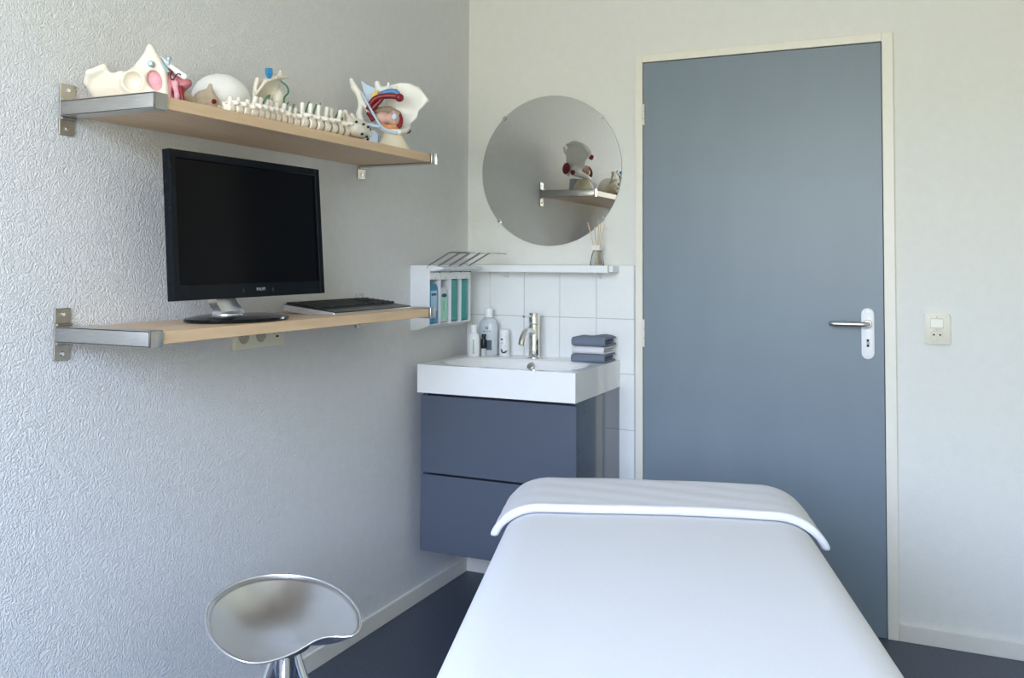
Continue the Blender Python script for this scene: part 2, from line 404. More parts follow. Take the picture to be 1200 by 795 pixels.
BH = 0.056
def baseboard(name, bm): return struct(obj(name, bm, M['base']))
baseboard('baseboard_left', B(0, 0.013, RY0, -0.0135, 0, BH, bev=.002))
bb = bmesh.new(); box(bb, XF1, RX1, -0.013, 0, 0, BH, bev=.002); box(bb, 0.0, XF0, -0.013, 0, 0, BH, bev=.002)
baseboard('baseboard_back', bb)
baseboard('baseboard_right', B(RX1-.013, RX1, RY0, -0.0135, 0, BH, bev=.002))
# tiles above and beside the washbasin: 15 x 20 cm, each its own piece, on a thin bed of grout
tx = [0.0015, 0.107, 0.2602, 0.4132, 0.5660, 0.7185]; tz = [0.205, 0.414, 0.623, 0.833, 1.042, 1.248]
obj('grout_bed', B(0.0005, 0.7215, -0.0045, 0, 0.203, 1.2485), M['grout'], wall_back)
tmesh = {}
for i in range(5):
    for j in range(5):
        w = tx[i+1]-tx[i]-0.0022; h = tz[j+1]-tz[j]-0.0022; k = (round(w, 3), round(h, 3))
        if k not in tmesh:
            bm = B(-w/2, w/2, -0.0035, 0.0035, -h/2, h/2, bev=.0012, seg=1); me = bpy.data.meshes.new('tile'); bm.to_mesh(me); bm.free()
            me.materials.append(M['tile']); tmesh[k] = me
        o = bpy.data.objects.new('tile', tmesh[k]); COL.objects.link(o); o.parent = wall_back
        o.location = ((tx[i]+tx[i+1])/2, -0.0045, (tz[j]+tz[j+1])/2)
        o.rotation_euler = (random.uniform(-.002, .002), 0, random.uniform(-.002, .002))

# door
door = empty_struct('door_1', ((XD0+XD1)/2, 0, 0))
fb = bmesh.new()
box(fb, XF0, XD0-.002, -0.014, 0.09, 0, ZF, bev=.002); box(fb, XD1+.002, XF1, -0.014, 0.09, 0, ZF, bev=.002); box(fb, XD0-.002, XD1+.002, -0.014, 0.09, ZD+.003, ZF, bev=.002)
box(fb, XD0-.002, XD0+.012, .030, .09, 0, ZD); box(fb, XD1-.012, XD1+.002, .030, .09, 0, ZD); box(fb, XD0-.002, XD1+.002, .030, .09, ZD-.010, ZD+.004)
obj('door_frame', fb, M['frame'], door)
obj('door_leaf', B(XD0, XD1, -0.011, 0.029, 0.001, ZD, bev=.0015), M['door'], door)
for z0, z1 in ((1.781, 1.862), (0.94, 1.045), (0.18, 0.27)):
    hb = bmesh.new()
    for k in range(3):
        a = z0+(z1-z0)*k/3; lathe(hb, [(.0055, a+.001), (.0055, a+(z1-z0)/3-.001)], (0.757, -0.0165, 0), 12)
    obj('hinge', hb, M['frame'], door)
hx = 1.5485
hp = obj('door_handle', prism(bmesh.new(), rrect(hx-.0205, hx+.0205, 0.932, 1.106, .0203, 8), -0.0185, -0.011, 'y', bev=.002), M['white'], door, smooth='auto')
hp['label'] = 'white rounded handle plate with a grey metal lever'
obj('lever', T(smooth_path([(hx, -.018, 1.052), (hx, -.045, 1.052), (hx-.006, -.058, 1.052), (hx-.022, -.061, 1.052), (hx-.06, -.061, 1.052), (hx-.095, -.061, 1.052), (hx-.112, -.058, 1.052), (hx-.116, -.046, 1.052)], 5), .0088, 14), M['steel'], hp, smooth=True)
obj('rosette', L([(.014, -.001), (.014, .004), (.012, .006)], (hx, -.0185, 1.052), 24, (0, -1, 0)), M['plate'], hp, smooth='auto')
kb = bmesh.new(); box(kb, hx-.004, hx+.004, -.0192, -.018, .974, .982); box(kb, hx-.004, hx+.004, -.0192, -.018, .992, 1.000)
obj('keyhole', kb, M['dark'], hp)
obj('key_cylinder', L([(.0055, 0), (.005, .002)], (hx+.001, -.0185, .9875), 16, (0, -1, 0)), M['chrome'], hp)
for z in (1.096, .942): obj('screw', L([(.003, 0), (.0025, .001)], (hx, -.0185, z), 12, (0, -1, 0)), M['plate'], hp)

# ------------------------------------------------------------------ wall shelves on the left wall
Y0, Y1, SD, ST = -1.9311, -0.8035, 0.2798, 0.0265
def wall_shelf(zb, label):
    zt = zb+ST
    t = thing('wall_shelf', label, 'shelf', (0.14, (Y0+Y1)/2, zb), 'wood wall shelves on steel brackets')
    obj('board', B(0.004, SD, Y0, Y1, zb, zt, bev=.0012, seg=1), M['wood'], t)
    for s, ye in ((-1, Y0), (1, Y1)):
        bm = bmesh.new(); yo = ye+s*.036; z0, z1 = zb-.0045, zt+.0045
        lo, hi = sorted((yo, yo-s*.004))
        box(bm, 0.006, SD+.006, lo, hi, z0, z1, bev=.0012)                              # side arm
        lo, hi = sorted((yo, ye-s*.0005)); box(bm, SD+.0015, SD+.006, lo, hi, z0, z1, bev=.0012)          # front cap
        lo, hi = sorted((yo, ye-s*.001)); box(bm, 0.006, SD+.004, lo, hi, z0, z0+.003); box(bm, 0.006, SD+.004, lo, hi, z1-.003, z1)
        br = obj('bracket', bm, M['steel'], t, smooth='auto')
        lo, hi = sorted((yo, yo-s*.040)); zc = (z0+z1)/2
        pl = bmesh.new(); box(pl, 0.0005, 0.005, lo, hi, zc-.058, zc+.057, bev=.001)
        box(pl, 0.003, 0.012, lo, hi, z1, z1+.006, bev=.002); box(pl, 0.003, 0.012, lo, hi, z0-.006, z0, bev=.002)
        obj('wall_plate', pl, M['plate'], br)
        for dz in (-.044, .043):
            sc = L([(.0055, 0), (.0055, .0015), (.004, .0028)], (0.005, (lo+hi)/2, zc+dz), 16, (1, 0, 0))
            obj('screw', sc, M['chrome'], br, smooth='auto')
    return t
ZU, ZL = 1.5794, 1.0795
wall_shelf(ZU, 'upper pale birch wall shelf carrying the bone models')
wall_shelf(ZL, 'lower pale birch wall shelf carrying the monitor and keyboard')
ZUT, ZLT = ZU+ST, ZL+ST

# ------------------------------------------------------------------ monitor
mon = thing('monitor', 'black flat computer monitor on a silver neck and oval base', 'monitor', (0.15, -1.55, ZLT))
def mon_xf(bm, tilt=0.07, roll=0.006):
    # local: x forward (facing), y along width, z up from the centre of the front
    R_ = Matrix.Translation((0.204, -1.553, 1.340)) @ Matrix.Rotation(-0.005, 4, 'Z') @ Matrix.Rotation(-tilt, 4, 'Y') @ Matrix.Rotation(roll, 4, 'X')
    bm.transform(R_); return bm
MW, MH = 0.555, 0.347
fr = bmesh.new()
b0, bt = 0.019, 0.019
for a in ((-MW/2, -MW/2+b0, -MH/2, MH/2), (MW/2-b0, MW/2, -MH/2, MH/2), (-MW/2+b0, MW/2-b0, MH/2-bt, MH/2), (-MW/2+b0, MW/2-b0, -MH/2, -MH/2+.036)):
    box(fr, -.022, 0, a[0], a[1], a[2], a[3], bev=.0015, seg=1)
obj('bezel', mon_xf(fr), M['blackg'], mon)
obj('screen', mon_xf(B(-.012, -.006, -MW/2+b0-.001, MW/2-b0+.001, -MH/2+.035, MH/2-bt+.001)), M['screen'], mon)
bk = bmesh.new(); box(bk, -.040, -.021, -MW/2+.022, MW/2-.022, -MH/2+.02, MH/2-.02, bev=.008); box(bk, -.070, -.038, -.12, .12, -.11, .11, bev=.012)
obj('back_shell', mon_xf(bk), M['black'], mon)
for yy in (-.052, .058):
    obj('button_mark', mon_xf(B(-.001, .0006, yy-.0035, yy+.0035, -MH/2+.012, -MH/2+.022)), M['dark'], mon)
def text_mesh(body, size, align='CENTER'):
    cu = bpy.data.curves.new('lettering', 'FONT'); cu.body = body; cu.size = size; cu.extrude = 0.0002; cu.align_x = align; cu.align_y = 'CENTER'
    to = bpy.data.objects.new('lettering', cu); COL.objects.link(to)
    dg = bpy.context.evaluated_depsgraph_get(); me = bpy.data.meshes.new_from_object(to.evaluated_get(dg))
    bpy.data.objects.remove(to); bm = bmesh.new(); bm.from_mesh(me); return bm
lt = text_mesh('PHILIPS', 0.0105); lt.transform(Matrix.Translation((.0006, .012, -MH/2+.019)) @ Matrix(((0, 0, 1, 0), (1, 0, 0, 0), (0, 1, 0, 0), (0, 0, 0, 1))))
obj('logo', mon_xf(lt), M['logo'], mon)
# stand: oval base, round collar and curved neck
by = -1.553
obj('base', L([(.146, 0), (.152, .004), (.150, .009), (.118, .0145), (.05, .0165)], (0.158, by-.006, ZLT), 56, sx=.70), M['blackg'], mon, smooth='auto')
obj('collar', L([(.038, 0), (.038, .006), (.030, .012)], (0.15, by-.035, ZLT+.013), 32), M['silver'], mon, smooth='auto')
nb = bmesh.new()
npts = smooth_path([(0.150, by-.030, ZLT+.018), (0.150, by-.034, ZLT+.030), (0.146, by-.048, ZLT+.050), (0.142, by-.052, ZLT+.085), (0.140, by-.040, ZLT+.13)], 5)
rings = []
for i, p in enumerate(npts):
    w = .030+.012*(1-i/(len(npts)-1)); rings.append([nb.verts.new((p.x+dx*.014, p.y+dy*w, p.z)) for dx, dy in ((1, -1), (1.5, 0), (1, 1), (-1, 1), (-1, -1))])
for a, b in zip(rings, rings[1:]):
    for j in range(5): nb.faces.new((a[j], a[(j+1) % 5], b[(j+1) % 5], b[j]))
nb.faces.new(rings[0][::-1]); nb.faces.new(rings[-1])
obj('neck', nb, M['silver'], mon, smooth='auto')

# ------------------------------------------------------------------ keyboard (local: x to the front, y along, origin front left)
kbd = thing('keyboard', 'long black keyboard with silver sides near the right end of the lower shelf', 'keyboard', (0.226, -1.243, ZLT))
kbd.rotation_euler = (0, 0, 0.035)
KL, KD = 0.445, 0.175
side = [(0, 0), (0, .006), (-.05, .012), (-KD, .026), (-KD, .006), (-.10, 0)]
obj('case', prism(bmesh.new(), side, 0, KL, 'y', bev=.002), M['silver'], kbd, local=True)
obj('deck', prism(bmesh.new(), [(.001, .0045), (-.001, .0085), (-.05, .0145), (-KD-.001, .0275), (-KD-.001, .0245), (-.05, .012)], .004, KL-.004, 'y', bev=.001), M['black'], kbd, local=True)
kk = bmesh.new()
rows = 6
for r_ in range(rows):
    x1 = -.058-.0185*r_-(.004 if r_ == 5 else 0); u = .010
    def kz(x): return .0145+(-.05-x)*.013/.125
    blocks = [(u, .300, 15 if r_ else 12), (.310, .362, 3), (.370, .436, 4)]
    for a, b, n in blocks:
        if r_ == 0 and a == u:
            cuts = [0, 1.3, 2.5, 3.8, 9.6, 10.8, 12, 13.2, 14.5]; cuts = [a+c*(b-a)/14.5 for c in cuts]
        else: cuts = [a+(b-a)*i/n for i in range(n+1)]
        for c0, c1 in zip(cuts, cuts[1:]):
            if a == .310 and r_ == 2: continue
            z = kz(x1-.008); v = box(kk, x1-.0165, x1, c0+.0012, c1-.0012, z-.002, z+.006)
obj('keys', kk, M['key'], kbd, local=True)['kind'] = 'stuff'

# ------------------------------------------------------------------ wall sockets
def schuko(bm_plate, mats, parent, c, nrm, right, r=.0195):
    """round recessed two pin socket: well ring, hollow and two pin holes, facing nrm"""
    c = Vector(c); n = Vector(nrm); rt = Vector(right)
    w = L([(r+.002, 0), (r+.002, .0012), (r, .0012), (r-.001, .0004), (r*.96, .0002)], c, 28, nrm)
    s = obj('socket_well', w, mats[0], parent, smooth='auto')
    for k in (-1, 1): obj('pin_hole', L([(.003, 0), (.003, .0006)], c+rt*(.0095*k)+n*.0003, 12, nrm), M['dark'], s)
    for k in (-1, 1): obj('earth_clip', L([(.003, 0), (.002, .001)], c+Vector((0, 0, .016*k))+n*.0003, 10, nrm), M['plate'], s)
    return s
sp = thing('wall_socket', 'cream triple socket plate on the textured wall under the lower shelf', 'socket', (0, -1.295, 1.05))
obj('cover_plate', prism(bmesh.new(), rrect(-1.401, -1.189, 1.009, 1.090, .004, 3), 0.0005, 0.011, 'x', bev=.002), M['socket'], sp)
for k in range(3):
    yc = -1.366+.071*k
    ins = obj('socket_insert', prism(bmesh.new(), rrect(yc-.030, yc+.030, 1.0195, 1.0795, .003, 3), 0.010, 0.0125, 'x', bev=.001), M['socket'], sp)
    if k < 2:
        obj('socket_well', L([(.0215, 0), (.0215, .0010), (.0190, .0010), (.0185, .0003)], (.0125, yc, 1.047), 28, (1, 0, 0)), M['socketw'], ins, smooth='auto')
        for d in (-1, 1): obj('pin_hole', L([(.0034, 0), (.0034, .0008)], (.0127, yc+.0095*d, 1.050), 12, (1, 0, 0)), M['dark'], ins)
    else:
        for dy, dz in ((-.013, .014), (0, .002), (.013, .014)):
            h_ = bmesh.new(); box(h_, .0125, .0132, yc+dy-.005, yc+dy+.005, 1.036+dz-.003, 1.036+dz+.003); obj('port', h_, M['dark'], ins)
sw = thing('light_switch', 'cream light switch with rocker above a round socket right of the door', 'switch', (1.764, 0, 1.043))
obj('cover_plate', prism(bmesh.new(), rrect(1.725, 1.803, .991, 1.094, .008, 5), -.011, -.0005, 'y', bev=.003), M['socket'], sw, smooth='auto')
rk = bmesh.new(); prism(rk, [(-.0105, 1.0455), (-.0155, 1.0465), (-.0125, 1.0745), (-.0105, 1.0755)], 1.7445, 1.7815, 'x')
obj('rocker', rk, M['socket'], sw)
obj('rocker_gap', B(1.7435, 1.7825, -.0115, -.0105, 1.0445, 1.0765), M['socketw'], sw)
obj('indicator', B(1.761, 1.765, -.0118, -.0105, 1.080, 1.083), M['socketw'], sw)
schuko(None, (M['socketl'],), sw, (1.763, -.011, 1.0225), (0, -1, 0), (1, 0, 0), .0185)

# ------------------------------------------------------------------ washbasin on its cabinet
GX, BW, BD, ZB, TB = 0.0535, 0.61, 0.49, 0.8865, 0.1008
def basin_mesh():
    bm = bmesh.new(); nx, ny = 84, 68; V = []
    cx, cy, a, b, dep = GX+BW/2, -.297, .277, .170, .075
    for i in range(nx+1):
        row = []
        for j in range(ny+1):
            x = GX+BW*i/nx; y = -BD+(BD-.008)*j/ny
            e = (abs((x-cx)/a)**3.2+abs((y-cy)/b)**3.2)**(1/3.2)
            t = min(max((1.0-e)/0.34, 0), 1); s = t*t*(3-2*t)
            row.append(bm.verts.new((x, y, ZB-dep*s)))
        V.append(row)
    for i in range(nx):
        for j in range(ny): bm.faces.new((V[i][j], V[i+1][j], V[i+1][j+1], V[i][j+1]))
    low = {}
    def lo(v):
        if v not in low: low[v] = bm.verts.new((v.co.x, v.co.y, ZB-TB))
        return low[v]
    per = [V[i][0] for i in range(nx+1)]+[V[nx][j] for j in range(1, ny+1)]+[V[i][ny] for i in range(nx-1, -1, -1)]+[V[0][j] for j in range(ny-1, 0, -1)]
    for p, q in zip(per, per[1:]+per[:1]): bm.faces.new((q, p, lo(p), lo(q)))
    bm.faces.new([lo(p) for p in per])
    return bm
basin = thing('washbasin', 'white ceramic washbasin with an oval bowl on the blue grey cabinet', 'washbasin', (GX+BW/2, -BD/2, ZB-TB))
obj('bowl', basin_mesh(), M['ceramic'], basin, smooth='auto')
ov = bmesh.new(); lathe(ov, [(.0145, 0), (.0145, .003), (.010, .005), (.009, .003)], (.357, -.160, .862), 24, (0, -.75, .55))
obj('overflow_ring', ov, M['chrome'], basin, smooth='auto')
obj('drain', L([(.022, 0), (.022, .003), (.017, .004)], (GX+BW/2, -.297, ZB-.0755), 24), M['chrome'], basin, smooth='auto')
cab = thing('vanity_cabinet', 'dark blue grey gloss two drawer cabinet hung under the washbasin', 'cabinet', (GX+BW/2, -.24, .2165))
CZ0, CZ1 = .2165, ZB-TB-.0005
cb = bmesh.new(); cx0, cx1 = GX+.004, GX+BW-.004
box(cb, cx0, cx0+.018, -.450, -.008, CZ0, CZ1); box(cb, cx1-.018, cx1, -.450, -.008, CZ0, CZ1); box(cb, cx0+.018, cx1-.018, -.440, -.008, CZ0, CZ0+.018); box(cb, cx0+.018, cx1-.018, -.030, -.008, CZ0+.018, CZ1)
obj('carcass', cb, M['cab'], cab)
obj('inner_shadow_box', B(cx0+.019, cx1-.019, -.436, -.032, CZ0+.02, CZ1-.004), M['cabshade'], cab).name = 'gap_shade_box'  # dark filler added inside the carcass so the drawer gaps look shaded
for z0, z1 in ((CZ0, .4905), (.4975, CZ1-.011)):
    obj('drawer', B(cx0, cx1, -.470, -.452, z0, z1, bev=.0015), M['cab'], cab)
fau = thing('tap', 'chrome single lever tap standing on the washbasin', 'tap', (.335, -.078, ZB))
obj('body', L([(.024, 0), (.024, .003), (.0215, .006), (.0215, .128), (.0205, .130)], (.335, -.078, ZB), 36), M['chrome'], fau, smooth='auto')
obj('cartridge_cap', L([(.0205, .1315), (.0218, .133), (.0218, .171), (.020, .174)], (.335, -.078, ZB), 36), M['chrome'], fau, smooth='auto')
obj('spout', T(smooth_path([(.335, -.088, ZB+.094), (.333, -.118, ZB+.108), (.331, -.150, ZB+.104), (.329, -.176, ZB+.080), (.328, -.186, ZB+.056)], 6), .0125, 16), M['chrome'], fau, smooth='auto')
obj('lever', T(smooth_path([(.335, -.095, ZB+.160), (.333, -.125, ZB+.163), (.330, -.168, ZB+.164)], 5), [.0055, .005], 12), M['chrome'], fau, smooth='auto')

# ------------------------------------------------------------------ things on the washbasin
b1 = thing('lotion_bottle', 'small white bottle with thin green lettering standing in front of the cloudy bottle', 'bottle', (.0915, -.12, ZB))
obj('body', L([(.024, 0), (.0262, .003), (.0262, .068), (.0235, .080), (.016, .089), (.0125, .092)], (.0915, -.12, ZB), 28, sy=.75), M['white'], b1, smooth='auto')
obj('cap', L([(.0128, .092), (.0128, .119), (.0118, .122)], (.0915, -.12, ZB), 24), M['white'], b1, smooth='auto')
def stick(bm, c, fwd, r, u0, u1, v0, v1, sy=1.0, th=.0006, n=6):
    """thin label hugging an upright round body: u is the angle in degrees from the viewer side, v the height"""
    for i in range(n):
        pass
    A = []
    for v in (v0, v1):
        for rr in (r+.0001, r+th):
            A.append([bm.verts.new((c[0]+rr*math.sin(math.radians(fwd+u0+(u1-u0)*i/n)), c[1]-sy*rr*math.cos(math.radians(fwd+u0+(u1-u0)*i/n)), c[2]+v)) for i in range(n+1)])
    for i in range(n):
        bm.faces.new((A[1][i], A[1][i+1], A[3][i+1], A[3][i])); bm.faces.new((A[0][i], A[2][i], A[2][i+1], A[0][i+1]))
        bm.faces.new((A[2][i], A[3][i], A[3][i+1], A[2][i+1])); bm.faces.new((A[0][i], A[0][i+1], A[1][i+1], A[1][i]))
    for k in (0, n): bm.faces.new((A[0][k], A[1][k], A[3][k], A[2][k]))
    return bm
gp = bmesh.new(); h0 = .008
for k in range(11):
    hh = .0035+.0025*((k*7) % 3)/2; stick(gp, (.0915, -.12, ZB), 20, .0262, -6-(k % 2), 5+(k*5 % 3), h0, h0+hh*.7, .75, n=3); h0 += hh
stick(gp, (.0915, -.12, ZB), 20, .0262, -7, 8, .060, .064, .75, n=3)
obj('lettering', gp, M['greenp'], b1)
b2 = thing('large_bottle', 'large cloudy grey bottle with white cap and dark square label by the tiles', 'bottle', (.129, -.062, ZB))
obj('body', L([(.036, 0), (.0395, .004), (.0395, .118), (.036, .132), (.024, .146), (.0155, .150)], (.129, -.062, ZB), 36, sy=.68), M['clearp'], b2, smooth='auto')
obj('cap', L([(.0165, .150), (.0165, .182), (.0155, .185)], (.129, -.062, ZB), 24), M['white'], b2, smooth='auto')
c2 = (.129, -.062, ZB)
obj('label', stick(bmesh.new(), c2, 24, .0395, -20, 14, .021, .060, .68), M['slatep'], b2)
lb = bmesh.new()
for u0, u1, v0, v1 in ((-26, -22, .103, .113), (-14, -10, .103, .113), (-22, -14, .103, .1045), (-22, -14, .1115, .113), (-21, -15, .107, .1083)): stick(lb, c2, 24, .0395, u0, u1, v0, v1, .68, n=2)
for k in range(9):
    if k != 4: stick(lb, c2, 24, .0395, -42+5.6*k, -38.6+5.6*k, .0935, .0965+.0006*(k % 2), .68, n=1)
obj('lettering', lb, M['slatep'], b2)
b4 = thing('dropper_bottle', 'tiny dark bottle half hidden between the white and cloudy bottles', 'bottle', (.126, -.100, ZB))
obj('body', L([(.0095, 0), (.0105, .002), (.0105, .060), (.008, .066)], (.126, -.100, ZB), 20), M['clearp'], b4, smooth='auto')
obj('sleeve', L([(.0107, .028), (.0112, .030), (.0112, .060), (.009, .067)], (.126, -.100, ZB), 20), M['black'], b4, smooth='auto')
obj('cap', L([(.0075, .067), (.0075, .074), (.0088, .075), (.0088, .083), (.008, .085)], (.126, -.100, ZB), 20), M['black'], b4, smooth='auto')
b3 = thing('spray_can', 'slim white spray can with small dark and lilac marks near the tap', 'can', (.194, -.05, ZB))
c3 = (.194, -.05, ZB)
obj('body', L([(.020, 0), (.0212, .002), (.0212, .070), (.0205, .072)], c3, 28), M['white'], b3, smooth='auto')
obj('cap', L([(.0200, .0725), (.0205, .074), (.0205, .098), (.017, .103)], c3, 28), M['white'], b3, smooth='auto')
m3 = bmesh.new(); stick(m3, c3, 22, .0212, -40, -14, .061, .066, n=3); stick(m3, c3, 22, .0212, -34, -22, .066, .069, n=2); obj('logo', m3, M['navy'], b3)
m4 = bmesh.new(); stick(m4, c3, 22, .0212, -38, -10, .047, .053, n=3); stick(m4, c3, 22, .0212, 2, 20, .036, .039, n=2); stick(m4, c3, 22, .0212, -38, -20, .040, .042, n=2); obj('print', m4, M['lilac'], b3)
m5 = bmesh.new()
for u, v in ((-30, .020), (-27, .015), (-20, .011), (-10, .009), (2, .009), (12, .011), (18, .014)): stick(m5, c3, 22, .0212, u-8, u+8, v, v+.006, n=2)
obj('emblem', m5, M['purple'], b3)
m6 = bmesh.new(); stick(m6, c3, 22, .0212, 18, 38, .016, .020, n=3); obj('leaf_print', m6, M['greenp'], b3)

def folded_towel(z0, h, x0, x1, yf, yb, m, label, wav, seed):
    """two nested U folds seen from the side, lip rounded to the front"""
    rnd = random.Random(seed); t = h/4.0; bm = bmesh.new()
    def layer(ro, ri, zc, yc, ybk, wob, xa, xb):
        prof_o, prof_i = [], []
        n = 10
        prof = []
        for i in range(7): y = ybk+(yc-ybk)*i/6; prof.append((y, -ro, -ri))
        path_o = [(ybk+(yc-ybk)*i/6, zc-ro) for i in range(7)]+[(yc-ro*math.sin(PI*i/n), zc-ro*math.cos(PI*i/n)) for i in range(1, n)]+[(yc+(ybk-yc)*i/6, zc+ro) for i in range(7)]
        path_i = [(ybk+(yc-ybk)*i/6, zc-ri) for i in range(7)]+[(yc-ri*math.sin(PI*i/n), zc-ri*math.cos(PI*i/n)) for i in range(1, n)]+[(yc+(ybk-yc)*i/6, zc+ri) for i in range(7)]
        nx = 12; rows = []
        for k in range(nx+1):
            f = k/nx; x = xa+(xb-xa)*f
            def w(y, z):
                up = max(0, (z-zc)/ro)
                inset = .006*(2*abs(f-.5))**6
                return (x, y+inset*.3, z+wav*up*math.sin(f*7+seed)*.6*max(0, (y-yf)/(yb-yf))**.5 - (.0025*(2*abs(f-.5))**8)*up)
            rows.append(([bm.verts.new(w(*p)) for p in path_o], [bm.verts.new(w(*p)) for p in path_i]))
        N = len(path_o)
        for (ao, ai), (bo, bi) in zip(rows, rows[1:]):
            for i in range(N-1):
                bm.faces.new((ao[i], bo[i], bo[i+1], ao[i+1])); bm.faces.new((ai[i], ai[i+1], bi[i+1], bi[i]))
            for i in (0, N-1): bm.faces.new((ao[i], ai[i], bi[i], bo[i]))
        for ao, ai in (rows[0], rows[-1]):
            for i in range(N-1): bm.faces.new((ao[i], ao[i+1], ai[i+1], ai[i]))
    R0 = h/2; layer(R0, R0*.60, z0+R0, yf+R0, yb, wav, x0, x1); layer(R0*.46, R0*.10, z0+R0, yf+R0+.004, yb+.006, wav*.5, x0+.004, x1-.011)
    return tag(obj('folded_towel', bm, m, smooth='auto'), label, 'towel', 'folded hand towels on the washbasin')
folded_towel(ZB+.0004, .031, .521, .652, -.166, -.035, M['tblue'], 'slate blue folded hand towel at the bottom of the stack on the washbasin', 0, 1)
folded_towel(ZB+.0318, .028, .523, .650, -.165, -.033, M['twhite'], 'white folded hand towel between the two slate blue ones', 0, 2)
folded_towel(ZB+.0603, .034, .522, .653, -.164, -.030, M['tblue'], 'slate blue folded hand towel on top of the stack on the washbasin', .006, 3)

# ------------------------------------------------------------------ soap dispensers on the left wall by the corner
DY0, DP, DZ0, DZ1, DX = -.457, .0818, 1.004, 1.244, .082
def dispenser(i, label):
    y0 = DY0+DP*i; y1 = y0+DP-.0008
    t = thing('soap_dispenser', label, 'dispenser', (0.0, (y0+y1)/2, DZ0), 'white arm lever soap dispensers in a row')
    pan = [(0.0005, DZ0), (0.0005, DZ1), (DX, DZ1), (DX, DZ0+.022), (.060, DZ0+.012), (.030, DZ0+.002)]
    for a in (y0, y1-.003):
        obj('side_panel', prism(bmesh.new(), pan, a, a+.003, 'y'), M['enamel'], t)
    obj('back_panel', B(.0005, .004, y0+.003, y1-.003, DZ0, DZ1), M['enamel'], t)
    obj('drip_tray', prism(bmesh.new(), [(.004, DZ0), (.030, DZ0+.002), (.060, DZ0+.012), (DX-.004, DZ0+.022), (DX-.004, DZ0+.025), (.058, DZ0+.015), (.030, DZ0+.005), (.004, DZ0+.003)], y0+.003, y1-.003, 'y'), M['enamel'], t)
    fc = obj('front_cover', B(.076, DX+.001, y0+.003, y1-.003, DZ1-.052, DZ1-.026, bev=.001), M['white'], t)
    obj('lock_button', L([(.0035, 0), (.003, .002)], (DX+.001, y0+DP-.008, DZ1-.024), 14, (1, 0, 0)), M['dark'], fc)
    obj('slot', B(DX+.0005, DX+.0014, y0+DP/2-.003, y0+DP/2+.003, DZ1-.048, DZ1-.046), M['dark'], fc)
    nz = bmesh.new(); prism(nz, [(.020, DZ1-.0225), (.020, DZ1-.003), (DX+.004, DZ1-.003), (.128, DZ1-.006), (.138, DZ1-.009), (.136, DZ1-.013), (DX+.004, DZ1-.0225)], y0+.006, y1-.006, 'y', bev=.002)
    obj('pump_spout', nz, M['white'], t)
    ay, by_ = y0+.0025, y1-.0025
    pts = [(.070, ay, DZ1-.010), (.078, ay, DZ1+.001), (.160, ay, DZ1+.046), (.176, ay, DZ1+.048), (.235, ay, DZ1+.046), (.240, ay+.006, DZ1+.046),
           (.240, by_-.006, DZ1+.046), (.235, by_, DZ1+.046), (.176, by_, DZ1+.048), (.160, by_, DZ1+.046), (.078, by_, DZ1+.001), (.070, by_, DZ1-.010)]
    obj('arm_lever', T(pts, .0030, 8), M['wire'], t, smooth='auto')
    return y0, y1
dl = ['white dispenser nearest the shelf end, holding a blue bottle', 'white dispenser holding the mint green labelled bottle',
      'white dispenser holding teal refill, directly beside the mint labelled one', 'white dispenser nearest the room corner, holding teal refill']
for i in range(4):
    y0, y1 = dispenser(i, dl[i]); yc = (y0+y1)/2; zb_ = DZ0+.027
    if i == 0:
        s = thing('soap_bottle', 'blue soap bottle with pale label in the dispenser nearest the shelf end', 'bottle', (.045, yc, zb_), 'bottles inside the wall dispensers')
        bb_ = bmesh.new(); prism(bb_, [(y0+.008, zb_), (y1-.010, zb_), (y1-.010, zb_+.130), (y1-.022, zb_+.145), (y0+.020, zb_+.145), (y0+.008, zb_+.130)], .020, .0785, 'x', bev=.004)
        obj('body', bb_, M['blueb'], s, smooth='auto'); obj('label', B(.0786, .0792, y0+.016, y1-.022, zb_+.045, zb_+.120), M['palebl'], s)
        obj('logo', B(.0791, .0796, y0+.020, y1-.026, zb_+.102, zb_+.110), M['navy'], s)
    elif i == 1:
        s = thing('soap_bottle', 'clear soap bottle with mint green label and dark blue oval mark', 'bottle', (.045, yc, zb_), 'bottles inside the wall dispensers')
        bb_ = bmesh.new(); prism(bb_, [(y0+.008, zb_), (y1-.014, zb_), (y1-.014, zb_+.118), (y1-.026, zb_+.132), (y0+.020, zb_+.132), (y0+.008, zb_+.118)], .020, .0765, 'x', bev=.004)
        obj('body', bb_, M['clearp'], s, smooth='auto'); obj('label', B(.0766, .0772, y0+.011, y1-.018, zb_+.012, zb_+.108), M['greenl'], s)
        obj('logo', prism(bmesh.new(), ell(yc-.003, zb_+.100, .019, .007, 20), .0772, .0778, 'x'), M['navy'], s)
        q = bmesh.new()
        for k in range(5): box(q, .0772, .0776, yc-.008+.001*(k % 2), yc-.003, zb_+.045+.007*k, zb_+.049+.007*k)
        obj('lettering', q, M['blueb'], s)
    else:
        s = thing('refill_box', ['teal refill canister in the dispenser beside the mint labelled bottle', 'teal refill canister in the dispenser nearest the corner'][i-2], 'canister', (.045, yc, zb_), 'bottles inside the wall dispensers')
        obj('body', B(.012, .0785, y0+.005, y1-.018, zb_, zb_+.160, bev=.005), M['teal'], s)
        obj('side_flap', B(.012, .056, y1-.0175, y1-.006, zb_+.004, zb_+.156, bev=.002), M['teal'], s)

